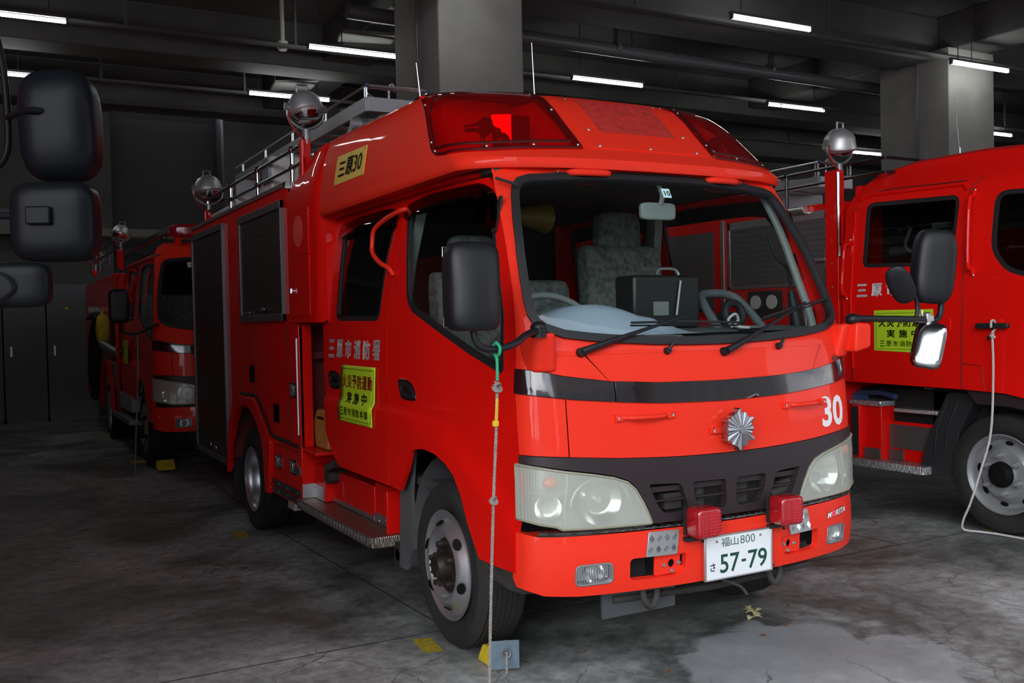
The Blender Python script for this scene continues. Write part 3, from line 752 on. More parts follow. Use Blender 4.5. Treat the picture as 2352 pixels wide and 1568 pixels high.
for u in (.05, .5, .95):
    for v in (.07, .93): bolt(b, plq(u, v, .004), (-1, 0, .2), .006, .003)
obj('screw', b, STEEL, cs)
# roof front grab handles
for x0, x1 in ((-.47, -.23), (.235, .475)):
    w = lerp(2.008, WZ); A = FR(x0/w, 2.006); B = FR(x1/w, 2.006)
    handle_bar(FE, A-Vector((0, 0, .012)), B-Vector((0, 0, .012)), (0, -1, -.08), .014, RED2, .04, .055)
for x0, x1 in ((-.49, -.28), (.325, .545)):
    A = FR(x0/.838, 1.022); B = FR(x1/.838, 1.022); handle_bar(FE, A, B, (0, -1, 0), .0085, RED2, .035, .032)
# side grab handle between the doors
b = NB()
tube(b, smooth([(-.765, 1.385, 1.935), (-.795, 1.42, 1.925), (-.80, 1.60, 1.90), (-.815, 1.70, 1.86), (-.82, 1.715, 1.80), (-.825, 1.70, 1.745), (-.825, 1.60, 1.69), (-.815, 1.515, 1.66), (-.795, 1.502, 1.625)], 5), .012, 12)
h = obj('grab_handle', b, RED2, FE)
b = NB(); bolt(b, (-.775, 1.395, 1.94), (-1, 0, 0), .009); bolt(b, (-.80, 1.503, 1.622), (-1, 0, 0), .009); obj('screw', b, CHROME, h)
# smoked visors
def visor(y0, y1, pts, drop, s=-1, nm='window_visor'):
    b = NB(); vs = []
    for y, zt, zb, o in pts:
        vs += [(s*(-side_x(y, zt)+.006), y, zt), (s*(-side_x(y, zt)+o*.75), y, zt-.012), (s*(-side_x(y, zt)+o), y, zb)]
    n = len(pts)
    add_poly(b, vs, [q for i in range(n-1) for q in ((3*i, 3*i+3, 3*i+4, 3*i+1), (3*i+1, 3*i+4, 3*i+5, 3*i+2))])
    return obj(nm, b, SMOKE, FE, ang=60)
for s in (-1, 1):
    visor(0, 0, [(1.40, 1.93, 1.885, .02), (1.32, 1.962, 1.885, .035), (1.15, 1.975, 1.885, .04), (.95, 1.972, 1.885, .04), (.75, 1.965, 1.880, .04), (.63, 1.958, 1.865, .04), (.56, 1.94, 1.79, .042), (.50, 1.915, 1.765, .042), (.455, 1.88, 1.758, .035), (.43, 1.83, 1.757, .02)], 0, s)
    visor(0, 0, [(2.39, 1.90, 1.868, .02), (2.32, 1.955, 1.875, .035), (2.05, 1.968, 1.885, .04), (1.75, 1.967, 1.885, .04), (1.60, 1.96, 1.872, .04), (1.53, 1.945, 1.855, .03), (1.50, 1.92, 1.86, .02)], 0, s)
b = NB(); prism(b, rnd([(.405, 1.74), (.44, 1.74), (.40, 1.88), (.375, 1.88)], .01), lambda a, c, d: (-(-side_x(.43, c)+.004+d), a+.03, c), 0, .008)
tube(b, [(-.77, .46, 1.955), (-.70, .41, 1.925)], .006, 8)
obj('pillar_vent_trim', b, RUB, FE)
# ---- mirrors ----
def shell_box(bm, c, s, R=None, k=.30, n=10, pw=4):
    """rounded box (superellipsoid)"""
    c = Vector(c); st = bmesh.ops.create_uvsphere(bm, u_segments=32, v_segments=20, radius=1)
    for v in st['verts']:
        d = v.co.normalized(); m = (abs(d.x)**pw+abs(d.y)**pw+abs(d.z)**pw)**(-1/pw); p = Vector((d.x*m*s[0]/2, d.y*m*s[1]/2, d.z*m*s[2]/2))
        v.co = c+(R @ p if R is not None else p)
ml = None
b = NB(); shell_box(b, (-1.118, -.01, 1.510), (.190, .085, .298), pw=6)
for v in b.verts:
    if v.co.y < -.01: v.co.y -= .035*max(0, 1-((v.co.x+1.118)/.10)**2)*max(0, 1-((v.co.z-1.46)/.22)**2)
ml = obj('side_mirror', b, MIRBLK, FE, ang=60)
b = NB(); box(b, (-1.118, .034, 1.51), (.17, .004, .27)); obj('mirror_glass', b, CHROME, ml, bevel=.001)
b = NB(); tube(b, smooth([(-.800, .10, 1.352), (-.845, .065, 1.350), (-.90, .02, 1.338), (-.96, -.01, 1.312), (-1.03, -.015, 1.297), (-1.085, -.012, 1.305), (-1.108, -.010, 1.335), (-1.113, -.01, 1.378)], 5), .0125, 12)
ball(b, (-.795, .105, 1.366), .030, 1, 1, .75); cyl(b, (-.795, .105, 1.33), (-.795, .105, 1.362), .029, 20)
obj('mirror_arm', b, MIRBLK, ml)
for s in (-1, 1):
    b = NB(); prism(b, rnd([(.73, .08), (.815, .10), (.835, .19), (.77, .24), (.72, .20)], .03), lambda a, c, d, s=s: (s*(a+(.0 if d > 1.3 else -.02)), c+(.0 if d > 1.3 else .03), d), 1.20, 1.345)
    if s == 1:
        prism(b, rnd([(.77, 1.22), (.865, 1.24), (.87, 1.345), (.78, 1.352)], .02), lambda a, c, d: (a, d, c), .06, .16)
    obj('mirror_mount', b, RED2, FE, bevel=.012, seg=3)
b = NB(); tube(b, smooth([(.80, .10, 1.368), (.9, .10, 1.366), (1.22, .10, 1.357), (1.30, .10, 1.350), (1.355, .10, 1.36), (1.375, .10, 1.40), (1.378, .10, 1.44)], 4), .0145, 12)
tube(b, smooth([(1.205, .10, 1.36), (1.215, .10, 1.40), (1.21, .10, 1.44), (1.185, .10, 1.475)], 4), .010, 10)
ball(b, (.795, .10, 1.366), .032, 1, 1, .8)
mr = obj('mirror_arm', b, MIRBLK, FE)
b = NB(); shell_box(b, (1.325, .10, 1.60), (.115, .19, .345), Matrix.Rotation(math.radians(62), 3, 'Z') @ Matrix.Rotation(math.radians(6), 3, 'X'), pw=4); obj('side_mirror', b, MIRBLK, mr, ang=60)
b = NB(); shell_box(b, (1.105, .10, 1.515), (.030, .11, .19), Matrix.Rotation(math.radians(-32), 3, 'Y') @ Matrix.Rotation(math.radians(35), 3, 'Z'), pw=2.6); obj('round_mirror', b, MIRBLK, mr, ang=60)
b = NB(); shell_box(b, (1.275, .09, 1.235), (.055, .14, .215), Matrix.Rotation(math.radians(18), 3, 'Y') @ Matrix.Rotation(math.radians(35), 3, 'Z'), pw=5); obj('under_mirror', b, mat('dull_chrome', (.40, .41, .43), .12, 1), mr, ang=60)
b = NB(); cyl(b, (1.285, .10, 1.33), (1.28, .10, 1.385), .016, 12); bx(b, 1.262, 1.31, .085, .118, 1.345, 1.375); cyl(b, (1.245, .1, 1.37), (1.245, .1, 1.40), .006, 8); obj('mirror_clamp', b, ALU, mr, bevel=.003)
# ---- wipers, washers ----
def FX(x, z, off=0): return FR(x/lerp(z, WZ), z, off)
def wiper(px, pz, ex, ez, b0, b1):
    b = NB()
    cyl(b, FX(px, pz, 0), FX(px, pz, .022), .019, 18, .015)
    mid = (px+(ex-px)*.45, pz+(ez-pz)*.45)
    tube(b, [FX(px, pz, .024), FX(px+(ex-px)*.10, pz+(ez-pz)*.10, .032), FX(*mid, .036), FX(ex, ez, .030)], [.015, .013, .008, .005], 8)
    w = obj('wiper_arm', b, MIRBLK, FE)
    b = NB(); X = [b0[0]+(b1[0]-b0[0])*i/8 for i in range(9)]
    tube(b, [FX(x, b0[1]+(b1[1]-b0[1])*i/8+.004*math.sin(PI*i/8), .022) for i, x in enumerate(X)], .0055, 6)
    tube(b, [FX(x, b0[1]+(b1[1]-b0[1])*i/8-.006, .010) for i, x in enumerate(X)], .0035, 4)
    obj('wiper_blade', b, RUB, w)
wiper(-.615, 1.268, -.140, 1.384, (-.388, 1.366), (.130, 1.356))
wiper(.025, 1.250, .548, 1.430, (.27, 1.372), (.735, 1.452))
for x in (-.248, .328):
    b = NB(); cyl(b, FX(x, 1.262, 0), FX(x, 1.262, .018), .015, 16, .012); cyl(b, FX(x, 1.264, .015), FX(x+.022, 1.288, .03), .008, 10, .005); obj('washer_nozzle', b, MIRBLK, FE)
# ---- number plate ----
b = NB(); box(b, (0, -.040, .4655), (.332, .006, .167)); pl = obj('number_plate', b, PLATEW, FE, bevel=.002)
b = NB()
for (x0, x1, z0, z1) in ((-.170, .170, .546, .552), (-.170, .170, .379, .385), (-.172, -.164, .379, .552), (.164, .172, .379, .552)): bx(b, x0, x1, -.046, -.034, z0, z1)
obj('plate_frame', b, ALU, pl, bevel=.0015)
def plf(x0, z0, w, h): return lambda u, v: Vector((x0+w*u, -.0438, z0+h*v))
b = NB(); text_on(b, '福', plf(-.088, .503, .042, .036), -.006); text_on(b, '山', plf(-.041, .504, .038, .032), -.006); text_on(b, '800', plf(.007, .505, .075, .032), -.01)
text_on(b, '57', plf(-.096, .402, .098, .073), .012); text_on(b, '79', plf(.045, .402, .098, .073), .012); bx(b, .012, .034, -.0442, -.0436, .434, .444)
text_on(b, 'さ', plf(-.145, .415, .026, .032), .012)
obj('plate_characters', b, GREEN, pl)
for x in (-.11, .11): b = NB(); bolt(b, (x, -.043, .527), (0, -1, 0), .006); obj('bolt', b, STEEL, pl)
# ---- strobe lamps, tread plates, brackets ----
for x in (-.206, .208):
    b = NB(); shell_box(b, (x, -.085, .623), (.114, .085, .114), pw=8)
    st = obj('strobe_lamp', b, LENSB, FE, ang=60)
    b = NB()
    for r in range(8):
        for c in range(6):
            if c == 5 and False: continue
            cyl(b, (x-.002+.009*c, -.1275, .583+.0115*r), (x-.002+.009*c, -.130, .583+.0115*r), .0026, 6)
        for c in range(2): cyl(b, (x-.038+.014*c, -.1275, .583+.0115*r), (x-.038+.014*c, -.130, .583+.0115*r), .0026, 6)
    obj('led_dots', b, LEDM, st)
    b = NB(); bx(b, x-.054, x+.054, -.046, -.030, .570, .672); bx(b, x-.05, x+.04, -.05, -.02, .545, .560)
    for dx in (-.03, -.01, .03): bolt(b, (x+dx, -.038, .548-(.012 if dx > 0 else 0)), (0, -1, 0), .006, .008)
    obj('lamp_bracket', b, DARK, st)
def tread_bars(bm, fn, nu, nv):
    for i in range(nu):
        for j in range(nv):
            d = 1 if (i+j) % 2 else -1; cu2, cv = (i+.5)/nu, (j+.5)/nv
            for k in range(5):
                w = (k-2)*.15; L = .30
                e0 = ((w-L)*.5, (-w*d-L*d)*.5); e1 = ((w+L)*.5, (-w*d+L*d)*.5)
                tube(bm, [fn(cu2+e0[0]/nu*1.1, cv+e0[1]/nv*1.1), fn(cu2, cv) if False else fn(cu2+e1[0]/nu*1.1, cv+e1[1]/nv*1.1)], [.0011, .0011], 4)
for s in (-1, 1):
    b = NB(); q = [(s*.27, .592), (s*.40, .592), (s*.418, .502), (s*.288, .502)]
    patch([(x/.85, z) for x, z in q], BP, (), TC, (), .010, .008, bm=b)
    tp = obj('tread_plate', b, ALU, FE, bevel=.001)
    b = NB(); tread_bars(b, lambda u, v, s=s: BP(s*(.276+.128*u+.014*(1-v))/.85, .508+.078*v, .0108), 4, 2); obj('tread_ridge', b, CHROME, tp)
b = NB(); n = 36; vs = []
for i in range(n+1):
    x = -.725+1.45*i/n; p = bump(x/.85, .60); vs += [(x, p[1]-.004, .604), (x, p[1]+.05, .606)]
add_poly(b, vs, [(2*i, 2*i+2, 2*i+3, 2*i+1) for i in range(n)])
tp = obj('tread_strip', b, ALU, FE)
b = NB()
for i in range(48):
    x = -.71+1.42*i/47; p = bump(x/.85, .60)
    for k in range(3): tube(b, [(x+.008*k-(.008 if i % 2 else 0), p[1]+.004, .606), (x+.008*k+(.008 if i % 2 else -.0)-.004, p[1]+.040, .608)], .0018, 4)
obj('tread_ridge', b, CHROME, tp)
# steel joint plates inside the bumper openings
for s in (-1, 1):
    b = NB(); q = rnd([(s*.235, .500), (s*.372, .500), (s*.372, .418), (s*.248, .424)], .012)
    hole = [(s*(.300)+.014*math.cos(2*PI*k/14), .462+.016*math.sin(2*PI*k/14)) for k in range(14)]
    hole2 = rnd([(s*.238, .492), (s*.262, .492), (s*.262, .450), (s*.242, .446)], .006)
    patch([(x/.85, z) for x, z in q], BP, [[(x/.85, z) for x, z in hole], [(x/.85, z) for x, z in hole2]], TC, (), -.014, .006, bm=b)
    jp = obj('bumper_joint_plate', b, RED2, FE, bevel=.001)
    b = NB()
    for x, z in ((.332, .458), (.268, .462), (.296, .432)): bolt(b, BP(s*x/.85, z, -.014), (0, -1, 0), .009, .007)
    obj('bolt', b, STEEL, jp)
# emblem
b = NB(); N = 72; C0 = Vector((.014, -.045, .951)); vs = [C0+Vector((0, -.006, 0))]
def er(a):
    k = (a/(PI/3)) % 1; k = abs(k-.5)*2; i_ = int(round(a/(2*PI)*N)) % 12; hexr = .076*math.cos(PI/6)/(math.cos((a % (PI/3))-PI/6))
    return hexr*1.05-(.006 if i_ in (2, 3, 9, 10) else 0)+(.003 if i_ in (0, 1, 11) else 0)
for i in range(N):
    a = 2*PI*i/N; rid = .006 if i % 4 < 2 else -.004
    vs.append(C0+Vector((math.sin(a)*.016, -.010, math.cos(a)*.016)))
for i in range(N):
    a = 2*PI*i/N; rid = -.0045 if (i % 6) in (0, 1, 5) else 0; r = er(a+.001)
    vs.append(C0+Vector((math.sin(a)*r*.92, rid+(0 if i % 3 else -.003), math.cos(a)*r)))
for i in range(N):
    a = 2*PI*i/N; r = er(a+.001); vs.append(C0+Vector((math.sin(a)*r*.92, .030, math.cos(a)*r)))
fs = []
for i in range(N):
    j = (i+1) % N; fs += [(0, 1+i, 1+j), (1+i, 1+N+i, 1+N+j, 1+j), (1+N+i, 1+2*N+i, 1+2*N+j, 1+N+j)]
add_poly(b, vs, fs); cyl(b, C0+Vector((0, -.008, 0)), C0+Vector((0, -.018, 0)), .013, 20)
em = obj('snow_star_emblem', b, mat_emblem, FE, ang=20)
b = NB(); box(b, (-.055, -.002, .948), (.06, .006, .022)); bx(b, -.095, -.075, -.006, .006, .937, .960); cyl(b, (.014, -.02, .95), (.014, .01, .95), .02, 12); obj('emblem_bracket', b, RED2, em, bevel=.001)
b = NB(); bolt(b, (-.082, -.007, .953), (0, -1, 0), .005); bolt(b, (-.082, -.007, .944), (0, -1, 0), .005); obj('screw', b, CHROME, em)
# lettering on the skin
b = NB(); text_on(b, '30', lambda u, v: FX(.548+.165*u, .912+.130*v, .0015), .03); obj('lettering', b, WHITE, FE)
b = NB(); text_on(b, '4WD', lambda u, v: FX(.662+.10*u+.008*v, 1.252-.006+.026*v-.06, .002), .02); obj('lettering', b, GARN, FE)
def mq(u, v): return BP((.545+.155*u+.010*v)/.85, .528+.008*u+.024*v, .002)
b = NB(); text_on(b, 'M', lambda u, v: mq(.18*u, v), .03); text_on(b, 'RITA', lambda u, v: mq(.42+.58*u, v), .03)
lt = obj('maker_lettering', b, WHITE, bumper_o)
b = NB(); n = 20; 
tube(b, [mq(.30+.09*math.cos(2*PI*i/n), .5+.42*math.sin(2*PI*i/n)) for i in range(n)], .0035, 6, closed=True); obj('lettering_ring', b, mat_pink, bumper_o)
b = NB(); text_on(b, 'MORITA'[:1], lambda u, v: mq(-.01+.20*u, -.1+1.2*v)+Vector((0, .0012, 0)), .06); text_on(b, 'RITA', lambda u, v: mq(.405+.605*u, -.1+1.2*v)+Vector((0, .0012, 0)), .06); obj('lettering_outline', b, BLACK, bumper_o)
def SLt(y0, y1, z0, z1, sh=0): return lambda u, v: SL(y0+(y1-y0)*u, z0+(z1-z0)*v+sh*u, .0018)
b = NB(); yy = 2.445; cw = .105; gp = .142
for k, ch in enumerate('三原市消防署'): text_on(b, ch, SLt(yy-gp*k, yy-gp*k-cw, 1.204, 1.308), .035 if ch not in '署' else .02)
obj('station_lettering', b, WHITE, FE)
# ---- things inside the cab ----
b = NB()
prism(b, [(.17, 1.05), (.17, 1.30), (.26, 1.335), (.50, 1.345), (.58, 1.30), (.60, 1.0)], lambda a, c, d: (d, a, c), -.76, .76)
ds = obj('dashboard', b, DASH, FE, bevel=.015)
b = NB(); n = 24; vs = []
for i in range(n+1):
    x = -.74+.80*i/n; h = .125*math.sin(PI*min(1, max(0, (x+.86)/.92)))**1.4
    for y, k in ((.18, 0), (.24, .35), (.30, .8), (.36, 1), (.46, 1), (.52, .6)): vs.append((x, .18+(y-.18)*(1 if x < -.16 else .70), 1.325+h*k))
add_poly(b, vs, [(6*i+k, 6*i+6+k, 6*i+7+k, 6*i+1+k) for i in range(n) for k in range(5)])
obj('dashboard_reflection', b, DASHB, ds, ang=60)  # hump coloured as the pale reflection seen on the dash
b = NB(); 
for i in range(30): bx(b, -.1+.022*i, -.085+.022*i, .20, .215, 1.318, 1.326)
obj('demister_vent', b, BLACK, ds)
b = NB(); pts = [Vector((-.43+.19*math.cos(2*PI*k/40), .62+.075*math.sin(2*PI*k/40), 1.385+.15*math.sin(2*PI*k/40)*.75)) for k in range(40)]
tube(b, pts, .014, 10, closed=True); cyl(b, (-.43, .63, 1.38), (-.43, .52, 1.2), .035); tube(b, [(-.60, .62, 1.38), (-.43, .63, 1.37), (-.26, .62, 1.38)], .012)
obj('steering_wheel', b, TRIM, FE)
for x, y, t, w in ((-.50, 1.02, 1.62, .42), (.34, 1.00, 1.76, .46), (-.145, .98, 1.58, .27)): obj('seat', seatbm(x, y, t, w), SEAT, FE, bevel=.025, seg=3)
for x, t in ((-.50, 1.60), (.34, 1.74)):
    b = NB(); shell_box(b, (x, 1.24, t+.09), (.26 if x > 0 else .24, .10, .22), pw=5); obj('headrest', b, SEAT, FE, ang=60)
b = NB(); prism(b, rnd([(1.62, .95), (2.3, .95), (2.35, 1.45), (2.45, 1.45), (2.48, .9)], .03), lambda a, c, d: (d, a+.02, c), -.70, .70); obj('rear_bench', b, SEAT, FE, bevel=.02)
b = NB(); shell_box(b, (.032, .48, 1.852), (.185, .03, .075), pw=6); im = obj('interior_mirror', b, TRIM, FE, ang=60)
b = NB(); tube(b, smooth([(.04, .47, 1.88), (.045, .46, 1.92), (.02, .455, 1.965)], 4), .011, 8); obj('mirror_stem', b, TRIM, im)
b = NB(); tube(b, smooth([(.30, .40, 1.33), (.30, .50, 1.44), (.33, .55, 1.49), (.48, .55, 1.49), (.53, .5, 1.44), (.56, .40, 1.33)], 5), .02, 10); obj('dashboard_grab_bar', b, DASH, FE)
b = NB(); cyl(b, (.80, .43, 1.33), (.78, .45, 1.50), .035, 14, .02); tube(b, smooth([(.78, .45, 1.50), (.76, .45, 1.60), (.70, .46, 1.66), (.66, .47, 1.76)], 4), .008); obj('gooseneck_lamp', b, RUB, FE)
b = NB(); lathe(b, [(0, .03), (.10, .045), (.12, .05), (.18, .04), (.30, .06), (.36, .08), (.365, .082)], (-.42, 1.25, 1.905), (1, .1, 0), 24); mg = tag(obj('megaphone', b, mat('yellow_megaphone', (.17, .11, .01), .5)), 'yellow megaphone lying under the cab ceiling behind the windscreen of engine 30', 'megaphone')
b = NB(); bx(b, -.12, .24, .455, .60, 1.345, 1.575); cs_ = obj('carrying_case', b, mat('black_case', (.012, .012, .013), .4), None, bevel=.015)
tag(cs_, 'black carrying case standing on the dashboard behind the windscreen', 'case')
b = NB(); tube(b, [(.10, .447, 1.40), (.125, .447, 1.55)], .006, 6); tube(b, smooth([(0, .45, 1.575), (.02, .46, 1.60), (.1, .46, 1.60), (.12, .45, 1.575)], 3), .007); bx(b, -.02, .06, .449, .455, 1.40, 1.46); obj('case_strap', b, ALUD, cs_)
b = NB(); tube(b, [(.40+.05*math.cos(2*PI*k/24), .42+.012*math.sin(2*PI*k/24), 1.40+.05*math.sin(2*PI*k/24)) for k in range(24)], .018, 8, closed=True); bx(b, .34, .46, .44, .46, 1.37, 1.41); cyl(b, (.40, .40, 1.38), (.40, .46, 1.38), .02); obj('radio_handset', b, RUB, FE)
b = NB(); tube(b, smooth([(.25, .26, 1.345), (.22, .25, 1.375), (.25, .24, 1.40), (.275, .25, 1.375), (.26, .25, 1.35), (.31, .22, 1.34)], 5), .006, 8)
tag(obj('cord_coil', b, ROPEW), 'small white cord loop lying on the dashboard at the windscreen', 'cord')
b = NB(); add_poly(b, [(.26, .22, 1.336), (.42, .24, 1.340), (.44, .34, 1.347), (.30, .34, 1.347)], [(0, 1, 2, 3)]); add_poly(b, [(.26, .22, 1.333), (.42, .24, 1.337), (.44, .34, 1.344), (.30, .34, 1.344)], [(3, 2, 1, 0)])
tag(obj('paper', b, mat('paper_grey', (.30, .32, .30), .7)), 'pale paper sheet lying on the dashboard near the white cord loop', 'paper')
# stickers on the windscreen
b = NB(); text_on(b, '10', lambda u, v: FX(-.005+.03*u, 1.905+.022*v, .0035), .02); s10 = obj('sticker_digits', b, BLACK, FE)
b = NB(); vs = [FX(-.016, 1.896, .003), FX(.027, 1.896, .003), FX(.029, 1.937, .003), FX(-.014, 1.937, .003)]; add_poly(b, vs, [(0, 1, 2, 3)]); obj('inspection_sticker', b, mat('pale_cyan_sticker', (.55, .85, .88), .5), FE)
b = NB(); cc = (.700, 1.905); add_poly(b, [FX(cc[0]+.026*math.cos(2*PI*k/24), cc[1]+.034*math.sin(2*PI*k/24), .003) for k in range(24)], [tuple(range(24))]); obj('round_sticker', b, mat('blue_sticker', (.01, .12, .45), .4), FE)
b = NB(); tube(b, [FX(cc[0]+.012*math.cos(2*PI*k/16), cc[1]+.016*math.sin(2*PI*k/16), .004) for k in range(16)], .003, 5, closed=True); obj('sticker_ring', b, WHITE, FE)
# ---- chassis and wheels ----
b = NB()
for s in (-1, 1): bx(b, s*.34, s*.40, .2, 6.0, .40, .58)
bx(b, -.70, .70, .80, .92, .27, .36); cyl(b, (0, .86, .33), (-.0, .86, .2), .12); bx(b, -.6, .6, 4.1, 4.28, .20, .32); cyl(b, (0, 4.2, .38), (0, 4.2, .12), .16)
bx(b, -.35, .35, .15, 1.6, .45, .9); bx(b, -.62, -.40, 1.75, 2.9, .18, .5); bx(b, .4, .66, 1.4, 2.8, .2, .5); bx(b, -.78, -.40, 1.55, 1.62, .18, .30); bx(b, -.78, -.40, 2.45, 2.52, .20, .32)
cyl(b, (-.78, 1.58, .24), (-.5, 1.58, .24), .03); cyl(b, (-.78, 2.48, .25), (-.5, 2.48, .25), .03); tube(b, [(-.5, .10, .33), (0, .10, .31), (.5, .10, .33)], .015)
obj('chassis', b, UND, FE)
b = NB(); bx(b, -.545, -.205, .10, .112, .262, .375); obj('skid_flap', b, mat('grey_flap', (.055, .06, .065), .6), FE)
b = NB()
for x in (-.36, .27): tube(b, smooth([(x-.03, .06, .39), (x-.03, .05, .33), (x, .05, .295), (x+.03, .05, .33), (x+.03, .06, .39)], 4), .013)
tube(b, smooth([(-.06, -.01, .365), (-.03, -.02, .355), (.02, -.03, .33), (.04, -.04, .30)], 3), .006); bx(b, .14, .19, -.036, -.03, .388, .398)
obj('tow_hook', b, UND, FE)
wheel_front(FE, -1, -.835, .855, .350); wheel_front(FE, 1, .835, .855, .350); wheel_rear(FE, -1, -.865, 4.185, .278); wheel_rear(FE, 1, .865, 4.185, .278)
for s in (-1, 1):
    b = NB(); n = 14; vs = []
    for i in range(n+1):
        a = math.radians(10+ (200-10)*i/n); r = .45
        y = .87-r*math.cos(a)*1.0; z = .37+r*math.sin(a)
        if i == n: y, z = 1.40, .22
        vs += [(s*.80, y, z), (s*.50, y, z), (s*.80, y-.02, z-.03 if i < n-3 else z)]
    add_poly(b, vs, [(3*i, 3*i+3, 3*i+4, 3*i+1) for i in range(n)])
    prism(b, rnd([(1.28, .80), (1.33, .58), (1.32, .50), (1.36, .30), (1.40, .20), (1.50, .20), (1.48, .45), (1.44, .60), (1.36, .80)], .02), lambda a, c, d, s=s: (s*d, a, c), .785, .80)
    bx(b, s*.50, s*.79, 1.44, 1.50, .20, .60)
    for k in range(3): tube(b, smooth([(s*(.72-.07*k), 1.19, .72), (s*(.72-.07*k), 1.28, .55), (s*(.72-.07*k), 1.30, .40)], 3), .010, 6)
    obj('wheel_arch_liner', b, SPLASH, FE)
b = NB(); bx(b, -.83, -.80, .20, .50, .40, .45); tube(b, smooth([(-.80, .18, .40), (-.82, .32, .385), (-.82, .50, .43), (-.80, .55, .47)], 4), .02); bx(b, -.82, -.60, .22, .50, .37, .40); obj('corner_bracket', b, UND, FE)
# ---- step behind the front wheel ----
def pr(a, c, d): return (a, c, d)
b = NB(); prism(b, rnd([(-.905, 1.60), (-.905, 2.90), (-.70, 2.90), (-.70, 1.60)], [.05, 0, 0, 0]), pr, .275, .332); sp = obj('side_step', b, TREADW, FE, bevel=.006)
b = NB()
for i in range(26): 
    y = 1.66+1.2*i/25; shell_box(b, (-.906, y, .305), (.006, .030, .040), pw=2)
obj('step_edge_stud', b, ALUD, sp)
b = NB()
bx(b, -.745, -.60, 1.98, 2.68, .335, .52); bx(b, -.74, -.60, 1.66, 1.98, .335, .545); bx(b, -.80, -.60, 1.655, 1.675, .30, .545); bx(b, -.875, -.60, 2.88, 2.93, .33, .64); bx(b, -.80, -.70, 2.66, 2.88, .335, .545)
rs = obj('step_riser', b, RED, FE, bevel=.004)
b = NB(); bx(b, -.748, -.742, 1.66, 1.98, .335, .385); bx(b, -.803, -.798, 2.70, 2.88, .335, .42); bx(b, -.875, -.80, 2.874, 2.879, .335, .42); bx(b, -.749, -.745, 1.98, 2.66, .335, .36)
for y, z in ((1.72, .36), (1.80, .37), (1.9, .35), (2.75, .38), (2.85, .40)): bolt(b, (-.75 if y < 2 else -.804, y, z), (-1, 0, 0), .006)
obj('kick_plate', b, ALU, rs)
b = NB(); cyl(b, (-.80, 2.42, .60), (-.83, 2.52, .56), .022); cyl(b, (-.70, 2.60, .5), (-.81, 2.60, .5), .045); obj('hose_coupling', b, UND, FE)
# ---- equipment body ----
def BS(s): return lambda a, c, off=0.0: Vector((s*(.872+off), a, c))
ARCH = [(4.83, .28), (4.83, .42), (4.76, .50), (4.63, .654), (4.50, .756), (4.30, .809), (4.06, .79), (3.89, .715), (3.74, .547), (3.69, .27)]
SKIN = [(3.06, 1.41), (3.06, 2.255), (6.17, 2.255), (6.17, .28)]+ARCH+[(2.885, .27), (2.885, 1.395)]
b = NB()
for s in (-1, 1): patch(SKIN, BS(s), (), (), (), 0, .02, bm=b)
bx(b, -.87, .87, 6.15, 6.17, .3, 2.25); bx(b, -.87, .87, 3.06, 3.08, 1.0, 2.25); bx(b, -.87, .87, 3.07, 6.16, 2.23, 2.25)
for s in (-1, 1): bx(b, s*.875, s*.79, 2.885, 2.91, .64, 1.395)
bx(b, -.87, .87, 2.60, 3.06, .62, .64)
body = obj('equipment_body', b, RED, FE, bevel=.006)
b = NB(); bx(b, -.55, .55, 2.62, 6.1, .5, 1.39); bx(b, -.86, -.60, 4.86, 6.1, .35, 2.2); bx(b, -.86, -.60, 3.09, 4.86, .86, 2.2); bx(b, .60, .86, 3.09, 6.1, .86, 2.2); bx(b, -.6, .6, 3.1, 6.1, .86, 2.2)
obj('body_interior', b, REDD, body)
b = NB()
for z0 in range(0): pass
bx(b, -.886, -.872, 4.86, 6.08, .34, 2.16); bx(b, -.886, -.872, 3.16, 4.25, 1.45, 2.15)
for (y0, y1, z0, z1) in ((4.86, 6.08, .34, 2.16), (3.16, 4.25, 1.45, 2.15)):
    z = z0
    while z < z1-.02: bx(b, -.8878, -.884, y0, y1, z+.003, z+.040); z += .042
sh = obj('roller_shutter', b, SHUT, FE, flat=True)
b = NB()
for (y0, y1, z0, z1) in ((4.845, 6.10, .30, 2.20), (3.145, 4.285, 1.42, 2.18)):
    bx(b, -.900, -.870, y0, y1, z1-.05, z1); bx(b, -.898, -.870, y0, y0+.018, z0, z1); bx(b, -.898, -.870, y1-.03, y1, z0, z1); bx(b, -.900, -.870, y0, y1, z0, z0+.045)
obj('shutter_frame', b, SHUTF, FE, bevel=.002)
b = NB(); shell_box(b, (-.903, 3.62, 1.50), (.025, .13, .022), pw=3); shell_box(b, (-.905, 5.25, .40), (.025, .10, .03), pw=3); shell_box(b, (-.905, 5.42, .41), (.02, .05, .03), pw=3); obj('shutter_handle', b, CHROME, FE)
b = NB(); bx(b, -.902, -.896, 3.98, 4.16, 1.475, 1.492); obj('maker_badge', b, ALUD, FE)
# wheel arch flare
b = NB()
FO = smooth([(4.86, .25, 0), (4.83, .46, 0), (4.71, .70, 0), (4.56, .83, 0), (4.405, .875, 0)], 4)+[Vector((3.96, .885, 0)), Vector((3.90, .86, 0)), Vector((3.56, .645, 0)), Vector((3.53, .62, 0)), Vector((3.60, .26, 0))]
FI = [(3.69, .26), (3.735, .547), (3.80, .64), (3.89, .715), (4.06, .79), (4.18, .81), (4.30, .809), (4.42, .79), (4.50, .756), (4.63, .654), (4.76, .50), (4.82, .25)]
patch([(v.x, v.y) for v in FO]+FI, BS(-1), (), (), (), .030, .032, bm=b); obj('wheel_arch_flare', b, RED, FE, bevel=.01, seg=3)
b = NB(); tube(b, [(-.885, 4.40, .895), (-.885, 3.97, .905), (-.885, 3.90, .885), (-.885, 3.55, .665), (-.885, 3.48, .655), (-.885, 2.90, .648)], .010, 6)
